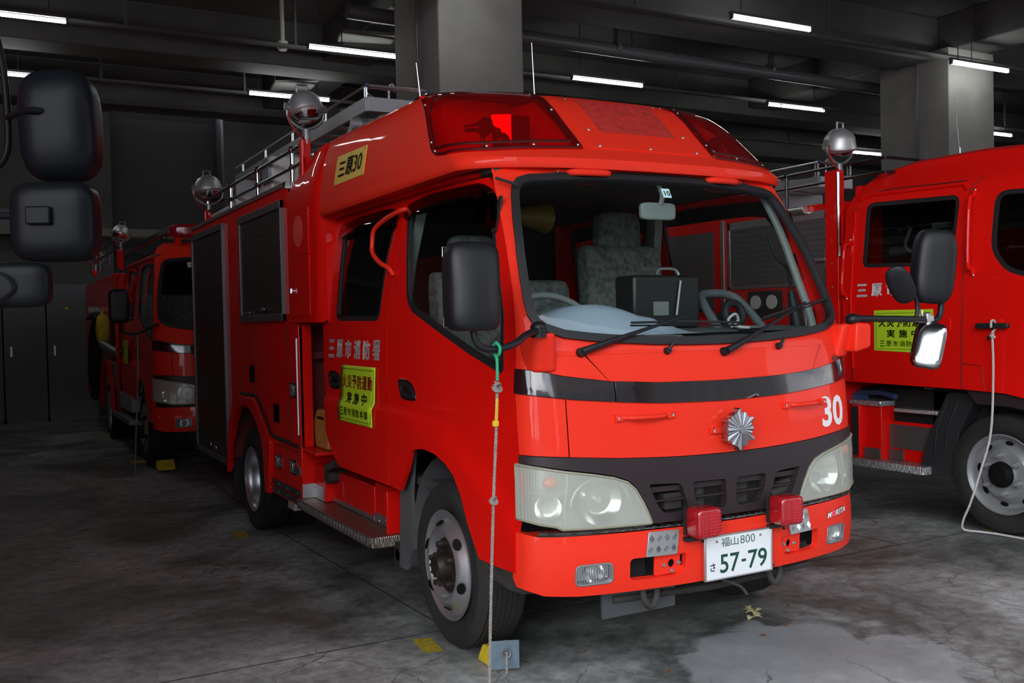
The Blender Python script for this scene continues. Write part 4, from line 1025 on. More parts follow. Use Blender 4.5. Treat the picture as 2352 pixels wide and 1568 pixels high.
for y in (3.13,): bx(b, -.8745, -.871, y-.003, y+.003, .66, 1.39)
bx(b, -.8745, -.871, 4.02, 4.026, .92, 1.40); bx(b, -.8745, -.871, 2.93, 3.58, .606, .610); bx(b, -.8745, -.871, 3.13, 3.6, .66, .664)
obj('rubber_trim', b, RUB, body)
b = NB()
for y0, z0 in ((4.0, .99), (3.37, .755)):
    bx(b, -.880, -.870, y0, y0+.12, z0, z0+.12); 
    for k in (0, 1): cyl(b, (-.875, y0+.06, z0+.032+.055*k), (-.884, y0+.06, z0+.032+.055*k), .022, 16)
obj('power_socket', b, BLACK, body)
b = NB()
for y0, z0 in ((3.355, .455), (3.01, .46), (2.95, .945)):
    bx(b, -.878, -.870, y0, y0+.10, z0, z0+.09)
    for q in ((y0+.0, y0+.012, z0, z0+.09), (y0+.088, y0+.10, z0, z0+.09), (y0, y0+.1, z0, z0+.012), (y0, y0+.1, z0+.078, z0+.09)): bx(b, -.886, -.872, *q)
    shell_box(b, (-.884, y0+.03, z0+.045), (.02, .02, .06), pw=3)
bx(b, -.885, -.872, 2.90, 2.955, .47, .52)
obj('paddle_latch', b, mat('latch_steel', (.25, .25, .26), .25, .9), body, bevel=.001)
b = NB(); bx(b, -.882, -.872, 2.92, 3.60, .335, .375); bx(b, -.882, -.872, 2.92, 3.62, .285, .325)
obj('kick_plate', b, GLOSSBLK, body)
b = NB()
for y in (2.96, 3.18, 3.38, 3.58):
    for z in (.355, .305): bolt(b, (-.882, y, z), (-1, 0, 0), .006)
for i in range(9): bolt(b, (-.882, 2.905, .74+.07*i), (-1, 0, 0), .005)
cyl(b, (-.882, 2.90, .72), (-.882, 2.90, 1.31), .008, 8)
obj('hinge_strip', b, ALU, body)
b = NB(); bx(b, -.79, -.5, 3.05, 3.07, .64, 1.39); bx(b, -.80, -.60, 2.96, 3.02, 1.18, 1.22); obj('locker_shelf', b, REDD, body)
b = NB(); bx(b, -.70, -.45, 3.70, 4.0, .10, .26); obj('battery_box', b, WPLAS, FE, bevel=.01)
b = NB(); bx(b, -.84, -.60, 4.90, 4.92, .05, .75); obj('mud_flap', b, RUB, FE)
# top edge, rails, searchlights
b = NB()
for s in (-1, 1): bx(b, s*.80, s*.885, 3.055, 6.18, 2.255, 2.285)
bx(b, -.885, .885, 3.055, 3.09, 2.24, 2.285)
obj('top_tread_edge', b, TREAD, FE, bevel=.003)
b = NB(); 
for s in (-1, 1):
    for y in (3.17, 4.05, 4.90, 5.79): cyl(b, (s*.80, y, 2.28), (s*.80, y, 2.50), .015, 12); ball(b, (s*.80, y, 2.50), .026); ball(b, (s*.80, y, 2.392), .024)
obj('rail_post', b, CHROME, FE)
b = NB()
for s in (-1, 1):
    tube(b, [(s*.80, 3.0, 2.50), (s*.80, 5.85, 2.50)], .013, 10); tube(b, [(s*.80, 3.0, 2.392), (s*.80, 5.85, 2.392)], .013, 10)
tube(b, [(-.8, 5.85, 2.50), (.8, 5.85, 2.50)], .013, 10)
obj('roof_rail', b, UND2, FE)
def searchlight(x, y, zt, r, zb, tilt, root):
    b = NB(); bx(b, x-.03, x+.02, y-.02, y+.05, zb, zt-.19); cyl(b, (x-.035, y-.03, zb+.03), (x-.035, y-.03, zt-.2), .012, 10)
    post = obj('searchlight_post', b, RED, root, bevel=.003)
    c = Vector((x, y, zt)); ax = Vector(tilt).normalized()
    b = NB(); lathe(b, [(-r*1.0, 0), (-r*.95, r*.35), (-r*.75, r*.68), (-r*.4, r*.93), (0, r), (.015, r*1.04), (.03, r*1.04), (.035, r*.98), (.05, r*.9)], c, ax, 36)
    sl = obj('searchlight', b, mat_lampshell, post)
    b = NB(); lathe(b, [(.03, r*.99), (.045, r*.93), (.08, r*.6), (.09, 0)], c, ax, 32); obj('searchlight_glass', b, CHROME, sl)
    b = NB(); u, v = frame_of(ax)
    P = smooth([c+Vector((r*1.08, 0, 0)), c+Vector((r*.95, 0, -r*.75)), c+Vector((0, 0, -r*1.25)), c+Vector((-r*.95, 0, -r*.75)), c+Vector((-r*1.08, 0, 0))], 5); tube(b, P, .010, 8)
    for s in (-1, 1): cyl(b, c+Vector((s*r*.98, 0, 0)), c+Vector((s*r*1.22, 0, 0)), .025, 8)
    cyl(b, c+Vector((0, 0, -r*1.25)), c+Vector((0, 0, -r*1.5-.06)), .022, 10); q = c-ax*r*.85; tube(b, [q+Vector((-.03, 0, 0)), q+Vector((-.03, 0, .055)), q+Vector((.03, 0, .055)), q+Vector((.03, 0, 0))], .009, 6)
    obj('lamp_yoke', b, ALUD, sl)
    b = NB(); tube(b, smooth([c+Vector((-r*.9, -.01, .0)), c+Vector((-r*1.05, -.02, -r*.8)), c+Vector((-r*.5, -.03, -r*1.6)), c+Vector((0, 0, -r*1.75))], 5), .006, 6); obj('lamp_cable', b, INKR, sl)
searchlight(-.80, 2.86, 2.705, .105, 2.25, (.15, -.25, -1), FE)
searchlight(-.80, 5.76, 2.59, .115, 2.28, (.1, -.15, -1), FE)
b = NB(); bx(b, -.80, -.66, 4.73, 5.70, 2.29, 2.36); bx(b, -.80, -.66, 4.73, 4.80, 2.29, 2.40); obj('work_lamp_box', b, WPLAS, FE, bevel=.015)
b = NB(); bx(b, -.78, -.50, 3.75, 3.98, 2.30, 2.56); jb = obj('junction_box', b, WPLAS, FE, bevel=.015)
b = NB(); bx(b, -.795, -.78, 3.78, 3.95, 2.40, 2.55); obj('box_cover', b, mat('clear_grey_cover', (.28, .32, .38), .15), jb)
b = NB(); bx(b, -.74, -.60, 3.10, 3.25, 2.29, 2.42); obj('junction_box', b, WPLAS, FE, bevel=.01)
for x, y, z0, z1, dx in ((-.715, 1.30, 2.42, 2.61, -.02), (-.125, 1.25, 2.46, 2.76, -.012)):
    b = NB(); tube(b, [(x, y, z0), (x+dx, y, z1)], [.004, .0022], 6); cyl(b, (x, y, z0-.03), (x+dx*.1, y, z0+.015), .008); obj('antenna', b, ALU, FE)
# ladder lying on the roof
def ladder(x0, x1, y0, y1, z, zr, label, sc=1):
    L = None; b = NB()
    for x in (x0, x1):
        bx(b, x-.012, x+.012, y0, y1, z-.085, z)
    bx(b, x0, x1+.0, y0-.012, y0+.012, z-.085, z-.0)
    L = obj('ladder', b, ALUD if sc != 1 else mat_ladder, None, bevel=.002)
    tag(L, label, 'ladder')
    b = NB(); y = y0+.15
    while y < y1: cyl(b, (x0, y, z-.045), (x1, y, z-.045), .014, 10); y += .30
    obj('rung', b, ALU, L)
    b = NB()
    for x in (x0, x1):
        tube(b, [(x, y0, zr), (x, y1, zr)], .008, 8)
        y = y0+.01
        while y < y1: cyl(b, (x, y, z), (x, y, zr), .008, 8); cyl(b, (x, y+.03, z), (x, y+.03, zr), .006, 8); y += .78
    tube(b, [(x0, y0, zr), (x1, y0, zr)], .008, 8); tube(b, [(x0, y0+.04, zr-.005), (x1, y0+.04, zr-.005)], .007, 8); tube(b, [(x0, y0, z+.02), (x1, y0+.5, z+.02)], .007); tube(b, [(x1, y0, z+.02), (x0, y0+.5, z+.02)], .007)
    tube(b, smooth([(x0+.18, y0+.1, z), (x0+.18, y0+.1, zr+.02), (x0+.2, y0+.1, zr+.045), (x0+.22, y0+.1, zr+.02), (x0+.215, y0+.1, zr)], 4), .007)
    obj('truss_rail', b, ALU, L)
    b = NB()
    for x in (x0, x1): ball(b, (x, y0, zr), .013); ball(b, (x+(.03 if x == x0 else -.02), y0+.01, zr), .013)
    obj('end_cap', b, BLUEP, L)
    b = NB(); bolt(b, (x0+.19, y0-.012, z-.05), (0, -1, 0), .008); bolt(b, (x0+.26, y0-.012, z-.045), (0, -1, 0), .008); obj('bolt', b, STEEL, L)
    return L
ladder(-.50, -.11, 2.60, 6.0, 2.745, 2.815, 'silver extension ladder lying on the roof of engine 30')
b = NB()
for x in (-.50, -.11): prism(b, [(2.75, 2.655), (2.85, 2.655), (3.25, 2.40), (3.25, 2.28), (3.15, 2.28)], lambda a, c, d, x=x: (x+d, a, c), -.012, .012)
cyl(b, (-.56, 2.72, 2.60), (-.50, 2.72, 2.60), .035, 18); cyl(b, (-.45, 2.70, 2.60), (-.41, 2.70, 2.60), .035, 18)
cyl(b, (-.5, 2.80, 2.62), (-.1, 2.80, 2.62), .02); cyl(b, (-.5, 2.9, 2.56), (-.1, 2.9, 2.56), .015)
for y in (4.2, 5.6): bx(b, -.6, 0, y-.02, y+.02, 2.29, 2.655)
bx(b, -.6, 0.6, 3.2, 3.25, 2.28, 2.33)
obj('ladder_rack', b, mat_ladder, FE, bevel=.003)
# magnetic sheet on the rear door, chock boxes in the locker
b = NB(); n, m = 8, 24
def sheet(u, v, off=0): 
    y = 2.205-.53*u; z = .868+.302*v; zz = z+ (0 if v > .5 else 0)
    y += .085*0; y2 = y-.088*(1-v)*0
    return Vector((side_x(y, z)-.007-off-.003*math.sin(v*3.1), y, z))
vs = [sheet(i/n, j/m) for j in range(m+1) for i in range(n+1)]
add_poly(b, vs, [(j*(n+1)+i, j*(n+1)+i+1, (j+1)*(n+1)+i+1, (j+1)*(n+1)+i) for i in range(n) for j in range(m)])
ms = obj('magnetic_sheet', b, LIME, None); tag(ms, 'fluorescent yellow fire prevention sheet on the rear door of engine 30', 'sign')
md = ms.modifiers.new('solid', 'SOLIDIFY'); md.thickness = .003; md.offset = -1
def line_frame(bm, f, w=.004):
    P = [(.03, .06), (.97, .06), (.97, .94), (.03, .94)]
    for (u0, v0), (u1, v1) in zip(P, P[1:]+P[:1]): tube(bm, [f(u0+(u1-u0)*i/6, v0+(v1-v0)*i/6) for i in range(7)], .0012, 4)
def sheet_text(f, parent, row3=True):
    b = NB(); 
    for k, ch in enumerate('火災予防運動'): text_on(b, ch, lambda u, v, k=k: f(.075+.147*k+.13*u, .60+.24*v), .02)
    obj('red_lettering', b, INKR, parent)
    b = NB()
    for k, ch in enumerate('実施中'): text_on(b, ch, lambda u, v, k=k: f(.22+.215*k+.145*u, .34+.20*v), .02)
    if row3:
        for k, ch in enumerate('三原市消防本部'): text_on(b, ch, lambda u, v, k=k: f(.09+.118*k+.095*u, .12+.14*v), .01)
    line_frame(b, f); obj('black_lettering', b, BLACK, parent)
sheet_text(lambda u, v: sheet(u, v, .0022), ms)
b = NB(); prism(b, rnd([(2.66, .642), (2.90, .642), (2.92, .80), (2.86, .875), (2.70, .875), (2.64, .80)], .02), lambda a, c, d: (d, a+.0, c), -.78, -.60)
wb = obj('wooden_block', b, WOOD, None, bevel=.008); tag(wb, 'yellow wooden block in the open locker behind the cab of engine 30', 'block')
b = NB(); bx(b, -.785, -.778, 2.72, 2.84, .82, .835); obj('handle_slot', b, BLACK, wb)
# ======================= building =======================
CONC2 = mat('facade_paint', (.20, .19, .175), .8, var=.1)
def zf(y): return 0 if y < .85 else (-.09*(y-.85)/3.45 if y < 4.3 else (-.09+.09*(y-4.3)/3.2 if y < 7.5 else 0))
m = bpy.data.materials.new('polished_concrete_floor'); m.use_nodes = True; t = m.node_tree; B = t.nodes['Principled BSDF']
co = t.nodes.new('ShaderNodeTexCoord')
def nz(scale, det, dist=0, rough=.5):
    n = t.nodes.new('ShaderNodeTexNoise'); n.inputs['Scale'].default_value = scale; n.inputs['Detail'].default_value = det; n.inputs['Distortion'].default_value = dist; n.inputs['Roughness'].default_value = rough
    t.links.new(co.outputs['Object'], n.inputs['Vector']); return n
def ramp(src, a, b_, ca, cb):
    r = t.nodes.new('ShaderNodeValToRGB'); r.color_ramp.elements[0].position = a; r.color_ramp.elements[1].position = b_
    r.color_ramp.elements[0].color = (*ca, 1); r.color_ramp.elements[1].color = (*cb, 1); t.links.new(src, r.inputs[0]); return r
def mixc(a, b_, f, mode='MIX'):
    x = t.nodes.new('ShaderNodeMix'); x.data_type = 'RGBA'; x.blend_type = mode
    if isinstance(f, float): x.inputs[0].default_value = f
    else: t.links.new(f, x.inputs[0])
    t.links.new(a, x.inputs[6]); t.links.new(b_, x.inputs[7]); return x.outputs[2]
n1 = nz(.9, 8, .6, .62); c1 = ramp(n1.outputs[0], .40, .66, (.100, .108, .102), (.44, .47, .46))
n2 = nz(14, 6, .3, .7); c2 = ramp(n2.outputs[0], .35, .65, (.60, .58, .57), (1.22, 1.22, 1.22))
col = mixc(c1.outputs[0], c2.outputs[0], 1.0, 'MULTIPLY')
# pale resurfaced patch with cracks in front of the engine
sx = t.nodes.new('ShaderNodeSeparateXYZ'); t.links.new(co.outputs['Object'], sx.inputs[0])
def mth(op, a, b_=None):
    x = t.nodes.new('ShaderNodeMath'); x.operation = op
    for i, v in enumerate((a, b_)):
        if v is None: continue
        if isinstance(v, (int, float)): x.inputs[i].default_value = v
        else: t.links.new(v, x.inputs[i])
    return x.outputs[0]
nw = nz(2.2, 5, 1.0)
rad = mth('ADD', mth('ADD', mth('POWER', mth('ABSOLUTE', mth('MULTIPLY', mth('SUBTRACT', sx.outputs[0], .35), 1.05)), 2.0), mth('POWER', mth('ABSOLUTE', mth('MULTIPLY', mth('SUBTRACT', sx.outputs[1], -.15), 1.25)), 2.0)), mth('MULTIPLY', nw.outputs[0], 1.1))
pm = ramp(rad, .92, 1.16, (1, 1, 1), (0, 0, 0))
n3 = nz(5, 5, .4); c3 = ramp(n3.outputs[0], .3, .7, (.40, .43, .45), (.52, .55, .57))
col = mixc(col, c3.outputs[0], mth('MULTIPLY', pm.outputs[0], .5))
vo = t.nodes.new('ShaderNodeTexVoronoi'); vo.feature = 'DISTANCE_TO_EDGE'; vo.inputs['Scale'].default_value = 2.6
wv = t.nodes.new('ShaderNodeVectorMath'); wv.operation = 'ADD'; sc = t.nodes.new('ShaderNodeVectorMath'); sc.operation = 'SCALE'; sc.inputs[3].default_value = .35
n4 = nz(3, 6); t.links.new(n4.outputs[1], sc.inputs[0]); t.links.new(co.outputs['Object'], wv.inputs[0]); t.links.new(sc.outputs[0], wv.inputs[1]); t.links.new(wv.outputs[0], vo.inputs['Vector'])
ck = ramp(vo.outputs['Distance'], .004, .012, (.45, .43, .40), (1, 1, 1))
nc = nz(.8, 2); cm = ramp(nc.outputs[0], .48, .60, (0, 0, 0), (1, 1, 1))
ckm = mixc(ramp(vo.outputs['Distance'], 0, 1, (1, 1, 1), (1, 1, 1)).outputs[0], ck.outputs[0], cm.outputs[0])
col = mixc(col, ckm, 1.0, 'MULTIPLY')
t.links.new(col, B.inputs['Base Color'])
rr = ramp(n1.outputs[0], .3, .7, (.42,)*3, (.60,)*3); t.links.new(rr.outputs[0], B.inputs['Roughness'])
bp_ = t.nodes.new('ShaderNodeBump'); bp_.inputs['Strength'].default_value = .25; bp_.inputs['Distance'].default_value = .003
t.links.new(n2.outputs[0], bp_.inputs['Height']); t.links.new(bp_.outputs[0], B.inputs['Normal'])
FLOOR = m
b = NB(); ys = [-3.6, -1, .85, 2, 3, 4.3, 5.4, 6.5, 7.5, 10, 14.5]; vs = []
for y in ys: vs += [(-9, y, zf(y)), (22, y, zf(y))]
add_poly(b, vs, [(2*i, 2*i+1, 2*i+3, 2*i+2) for i in range(len(ys)-1)])
struct('floor', b, FLOOR, recalc=False)
b = NB(); add_poly(b, [(-30, -40, -.02), (45, -40, -.02), (45, -3.6, -.02), (-30, -3.6, -.02)], [(0, 1, 2, 3)]); struct('ground', b, mat('outside_asphalt', (.22, .22, .215), .8, var=.2, vscale=3), 'asphalt forecourt outside the garage')
JO = mat('floor_joint', (.035, .033, .03), .9)
for i, (a, c) in enumerate((((-9, 1.077), (22, 1.077)), ((-9, 4.80), (22, 4.80)), ((-.74, 1.08), (-.74, 7.5)), ((2.25, 1.08), (2.25, 7.5)))):
    b = NB(); n = 14; vs = []; d = Vector((c[0]-a[0], c[1]-a[1], 0)).normalized(); q = Vector((-d.y, d.x, 0))*.004
    yy = sorted({a[1], c[1]} | {y for y in ys if a[1] < y < c[1]}) if a[0] == c[0] else None
    P = [Vector((a[0], y, zf(y)+.0012)) for y in yy] if yy else [Vector((a[0], a[1], zf(a[1])+.0012)), Vector((c[0], c[1], zf(c[1])+.0012))]
    for p in P: vs += [p-q, p+q]
    add_poly(b, vs, [(2*k, 2*k+1, 2*k+3, 2*k+2) for k in range(len(P)-1)]); struct('trim_%d' % (i+1), b, JO, 'straight joint line cut in the concrete floor')
for i, (x0, x1, y0, y1, h) in enumerate(((-30, -14, -40, -30, 6.0), (-7, 9, -34, -22, 12.5), (11, 30, -34, -22, 14.0))):
    b = NB(); bx(b, x0, x1, y0, y1, -.02, h); o = struct('building', b, CONC2, ['low office block across the forecourt, left', 'taller office block across the forecourt', 'low office block across the forecourt, right'][i]); 
    b = NB()
    for k in range(int((x1-x0)/2)):
        for q in range(int(h/3)): bx(b, x0+.6+2*k, x0+1.8+2*k, y1-.02, y1+.03, 1+3*q, 2.4+3*q)
    obj('window_row', b, WALLP, o)
# ceiling, beams, walls
CZ = 5.55
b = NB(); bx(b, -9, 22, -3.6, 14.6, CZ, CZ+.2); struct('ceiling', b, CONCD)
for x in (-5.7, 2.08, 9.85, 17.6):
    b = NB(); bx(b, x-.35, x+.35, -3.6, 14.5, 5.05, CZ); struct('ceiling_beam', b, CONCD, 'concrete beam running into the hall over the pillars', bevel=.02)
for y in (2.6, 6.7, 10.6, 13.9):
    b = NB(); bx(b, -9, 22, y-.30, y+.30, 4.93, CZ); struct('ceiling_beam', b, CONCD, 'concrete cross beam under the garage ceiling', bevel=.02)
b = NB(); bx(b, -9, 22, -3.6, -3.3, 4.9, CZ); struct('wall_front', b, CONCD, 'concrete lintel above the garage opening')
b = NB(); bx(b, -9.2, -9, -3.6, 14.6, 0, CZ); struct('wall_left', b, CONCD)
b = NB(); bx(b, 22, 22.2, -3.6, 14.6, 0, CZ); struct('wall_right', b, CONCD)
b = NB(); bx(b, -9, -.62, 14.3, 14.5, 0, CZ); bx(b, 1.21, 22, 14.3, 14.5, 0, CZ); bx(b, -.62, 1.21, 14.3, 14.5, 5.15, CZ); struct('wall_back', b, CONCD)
b = NB(); bx(b, -.62, 1.21, 14.9, 15.0, 0, 5.2); bx(b, -.70, -.62, 14.5, 15, 0, 5.2); bx(b, 1.21, 1.29, 14.5, 15, 0, 5.2); struct('door_1', b, DOORG, 'dark recessed shutter door in the back wall')
b = NB(); bx(b, -9, 3.0, 13.95, 14.3, 2.88, 3.0); struct('trim_5', b, mat('pale_ledge', (.16, .15, .13), .7), 'pale ledge along the back wall')
for i, (x0, x1) in enumerate(((-3.4, -2.30), (-2.28, -1.71), (-1.69, -1.0))):
    b = NB(); bx(b, x0, x1, 13.4, 13.9, .06, 2.08); bx(b, x0+.01, x1-.01, 13.38, 13.42, .0, .07); lk = obj('locker', b, WALLP, None, bevel=.004)
    tag(lk, ['grey steel locker partly hidden by the black mirrors at the left', 'grey steel locker at the back wall, middle of the three', 'grey steel locker beside the distant red fire engine'][i], 'locker', 'grey lockers against the back wall')
    b = NB(); bx(b, x0+.08, x0+.11, 13.37, 13.40, 1.0, 1.15); obj('locker_handle', b, ALU, lk)
    if i == 2:
        b = NB(); bx(b, x0+.25, x0+.30, 13.39, 13.40, 1.70, 1.73); obj('sticker', b, LIME, lk)
# pillars
for i, x in enumerate((-6.2, 1.59, 9.36, 17.1)):
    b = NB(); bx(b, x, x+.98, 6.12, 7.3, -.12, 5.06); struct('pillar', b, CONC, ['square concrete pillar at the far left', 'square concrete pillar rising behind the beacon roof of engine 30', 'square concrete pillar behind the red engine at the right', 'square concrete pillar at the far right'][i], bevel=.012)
    if i in (1, 2):
        b = NB(); tube(b, [(x-.02, 6.62, 2.0), (x-.02, 6.62, 5.05)], .016, 8); tag(obj('conduit', b, PIPE, None), 'thin grey conduit on the side of the pillar behind '+('engine 30' if i == 1 else 'the engine at the right'), 'pipe')
b = NB(); tube(b, [(1.2, 7.75, 4.945), (12.5, 7.75, 4.84)], .085, 16); 
for x in (4.9, 7.6): cyl(b, (x-.03, 7.75, 4.94), (x+.03, 7.75, 4.94), .10, 16); bx(b, x-.02, x+.02, 7.73, 7.77, 4.95, CZ-.002)
tag(obj('drain_pipe', b, PIPE, None), 'long grey pipe under the ceiling from one pillar to the next', 'pipe')
b = NB(); tube(b, [(-3.2, 5.65, 4.70), (1.45, 5.85, 4.70)], .06, 14); bx(b, -1.0, -.96, 5.72, 5.76, 4.70, CZ-.002); bx(b, .9, .94, 5.80, 5.84, 4.70, CZ-.002); tag(obj('drain_pipe', b, PIPE, None), 'dark pipe under the ceiling at the top left of the pillar behind engine 30', 'pipe')
b = NB(); tube(b, [(4.6, 4.1, 4.86), (6.1, 4.1, 4.86)], .07, 12); bx(b, 5.0, 5.05, 4.08, 4.12, 4.86, CZ-.002); bx(b, 5.9, 5.95, 4.08, 4.12, 4.86, CZ-.002); tag(obj('cable_bundle', b, RUB, None), 'black cable bundle under the ceiling above the lit tube near the top edge', 'cable')
for i, P in enumerate(([(1.40, 8.50), (2.05, 8.38), (2.12, 8.74), (1.47, 8.90)], [(1.32, 11.3), (1.86, 10.9), (1.92, 11.5), (1.38, 11.8)])):
    b = NB(); prism(b, P, lambda a, c, d: (a, c, d), 4.93, 4.97); 
    for q in P[:2]: cyl(b, (q[0]*.9+.16, q[1]+.1, 4.95), (q[0]*.9+.16, q[1]+.1, CZ), .006, 6)
    tag(obj('ceiling_panel', b, mat('pale_panel', (.20, .20, .19), .6), None), ['pale hanging ceiling panel nearer the pillar behind engine 30', 'pale hanging ceiling panel deeper in the hall'][i], 'panel')
b = NB(); cyl(b, (.90, 9.36, 4.98), (.90, 9.36, 4.90), .07, 20); cyl(b, (.90, 9.36, 4.91), (.90, 9.36, 4.87), .05, 20); cyl(b, (.90, 9.36, 4.97), (.90, 9.36, CZ), .03, 12); tag(obj('smoke_detector', b, WPLAS, None), 'round white smoke detector hanging from the dark ceiling', 'detector')
# tubes
TUB = [(-2.83, 8.6, 4.70), (.98, 8.48, 4.70), (4.70, 8.50, 4.70), (8.46, 8.70, 4.70), (.90, 11.1, 4.70), (-3.05, 11.25, 4.70), (13.28, 11.48, 4.70), (4.88, 5.45, 4.70), (8.95, 5.75, 4.70), (13.7, 8.95, 4.70), (.95, 5.35, 4.70)]
TL = ['glowing fluorescent tube cut by the left edge at the very top', 'glowing fluorescent tube left of the pillar above the front searchlight', 'glowing fluorescent tube above the beacon roof right of the pillar', 'glowing fluorescent tube with a dark gap near its left end', 'glowing fluorescent tube right behind the front searchlight of engine 30', 'glowing fluorescent tube peeping out above the big black mirror', 'glowing fluorescent tube beside the searchlight of the right engine', 'glowing fluorescent tube highest in the middle right, near the black cables', 'glowing fluorescent tube lighting the right pillar', 'glowing fluorescent tube right of the right pillar', 'fluorescent tube above the frame that lights the pillar behind engine 30']
for i, (x, y, z) in enumerate(TUB):
    L = 1.15 if i != 6 else 1.15
    b = NB(); bx(b, x-.04, x+L+.04, y-.02, y+.02, z+.035, z+.065); h2 = .40 if i in (1, 8, 10) else L-.15; cyl(b, (x+.12, y, z+.06), (x+.12, y, CZ-.002), .007, 6); cyl(b, (x+h2, y, z+.06), (x+h2, y, CZ-.002), .007, 6)
    bx(b, x-.03, x-.012, y-.025, y+.025, z-.02, z+.05); bx(b, x+L+.012, x+L+.03, y-.025, y+.025, z-.02, z+.05)
    li = obj('fluorescent_lamp', b, PIPE, None); tag(li, TL[i], 'lamp', 'fluorescent lamps under the ceiling')
    b = NB()
    if i == 3: cyl(b, (x, y, z), (x+.24, y, z), .02, 12); cyl(b, (x+.29, y, z), (x+L+.05, y, z), .02, 12)
    else: cyl(b, (x-.005, y, z), (x+L+.005, y, z), .02, 12)
    obj('glowing_tube', b, TUBE, li)
for i, y in enumerate((5.4, 8.5, 11.2)):
    b = NB(); bx(b, -9, 22, y+.64, y+.72, 4.86, 4.90)
    for x in (-8, -4, -1, 1, 4, 7, 12, 15, 19): bx(b, x, x+.03, y+.665, y+.695, 4.88, CZ-.002)
    tag(obj('cable_tray', b, CONCD, None), ['thin cable tray under the ceiling nearest the opening', 'thin cable tray under the middle of the ceiling', 'thin cable tray under the ceiling nearest the back wall'][i], 'cable tray')

# ======================= engine at the right =======================
RE = empty('fire_engine', 'large red fire engine with a round cab and white side lettering parked at the right', 'fire engine', (0, 0, 0))
SX = 2.9
def TS(a, c, off=0.0):
    k = .16*sstep(c, 2.12, 2.42)+.05*sstep(c, 1.5, 2.3)*1.0-.0
    return Vector((SX-off+k-.05, a, c))
def tp_(poly, holes=(), off=0, thick=.02, bm=None): return patch(poly, TS, holes, [-.4+.2*i for i in range(13)], [.9, 1.1, 1.3, 1.5, 1.7, 1.9, 2.0, 2.1, 2.15, 2.2, 2.25, 2.3, 2.34, 2.38], off, thick, bm=bm)
W3 = rnd([(1.870, 2.155), (1.125, 2.125), (1.160, 1.675), (1.885, 1.705)][::-1], [.05, .08, .06, .07], 5)
W4 = rnd([(.885, 2.12), (-.25, 2.05), (-.30, 1.25), (.50, 1.54), (.80, 1.62), (.90, 1.76)][::-1], [.07, .1, .1, .1, .1, .1], 5)
cabp = [(2.04, .905), (2.06, 1.5), (2.05, 2.10), (2.0, 2.27), (1.88, 2.36), (1.60, 2.40), (1.10, 2.40), (.5, 2.36), (-.1, 2.30), (-.5, 2.0), (-.6, 1.3), (-.6, .8), (.40, .80), (.55, .84), (.80, .885), (1.07, .895)]
b = patch(cabp, TS, [W3, W4], [-.4+.2*i for i in range(13)], [.9, 1.1, 1.3, 1.5, 1.7, 1.9, 2.0, 2.1, 2.15, 2.2, 2.25, 2.3, 2.34, 2.38], 0, .03)
skin3 = obj('cab_side', b, RED, RE, bevel=.006)
b = NB(); n = 12; vs = []
rp = [(2.0, 2.27), (1.88, 2.36), (1.60, 2.40), (1.10, 2.40), (.5, 2.36), (-.1, 2.30), (-.5, 2.0)]
for y, z in rp: p = TS(y, z); vs += [p, Vector((p.x+.06, y, z+.025)), Vector((p.x+.25, y, z+.045)), Vector((4.9, y, z+.05))]
add_poly(b, vs, [(4*i+k, 4*i+4+k, 4*i+5+k, 4*i+1+k) for i in range(len(rp)-1) for k in range(3)])
bx(b, 3.05, 4.8, -.62, -.5, .8, 2.0); bx(b, 3.0, 4.85, 2.0, 2.06, .9, 2.3); bx(b, 4.85, 4.9, -.6, 2.05, .8, 2.4)
obj('cab_roof', b, RED, RE, ang=50)
b = NB()
for w, gk in ((W3, .02), (W4, .02)): tp_(w, [inset(w, .028)], -.004, .02, bm=b)
obj('window_gasket', b, RUB, RE, bevel=.004)
b = NB(); 
for w in (W3, W4): tp_(inset(w, .02), (), -.012, 0, bm=b)
obj('window_pane', b, GLASSD, RE)
b = NB(); bx(b, 3.3, 4.8, -.4, 1.9, 1.0, 1.3); bx(b, 3.2, 4.8, 1.95, 2.0, 1.0, 2.3); bx(b, 3.0, 4.8, -.5, 2.0, .95, 1.0); obj('cab_lining', b, mat_lining, RE)
b = NB(); bx(b, 3.25, 3.31, 1.50, 1.60, 1.74, 1.95); cyl(b, (3.2, 1.30, 1.9), (3.2, 1.34, 1.70), .02, 8); tube(b, smooth([(3.2, 1.75, 1.98), (3.2, 1.80, 1.85), (3.2, 1.70, 1.80), (3.2, 1.66, 1.84)], 4), .012); bx(b, 3.25, 3.3, 1.5, 1.62, 1.96, 2.0); bx(b, 3.24, 3.3, 1.38, 1.40, 1.72, 1.95)
obj('breathing_apparatus', b, mat('pale_teal_gear', (.30, .42, .36), .5), RE)
b = NB(); tube(b, [TS(y, z, .004) for y, z in ((1.095, .90), (1.085, 1.3), (1.075, 1.7), (1.055, 2.15), (1.00, 2.22))], .004, 5); tube(b, [TS(y, z, .004) for y, z in ((1.97, .91), (1.98, 1.5), (1.965, 2.10), (1.90, 2.22), (1.7, 2.235), (1.1, 2.21))], .005, 5)
tube(b, [TS(y, z, .003) for y, z in ((1.09, 1.06), (.95, 1.045), (.94, .90))], .003, 5)
obj('door_seam', b, REDD, RE)
b = NB()
tube(b, [TS(y, z, .012) for y, z in ((1.93, 2.19), (1.85, 2.215), (1.1, 2.19), (1.07, 2.15))], .012, 8); tube(b, [TS(y, z, .010) for y, z in ((1.96, 1.0), (1.975, 1.5), (1.955, 2.1))], .008, 8)
obj('body_ridge', b, RED, RE)
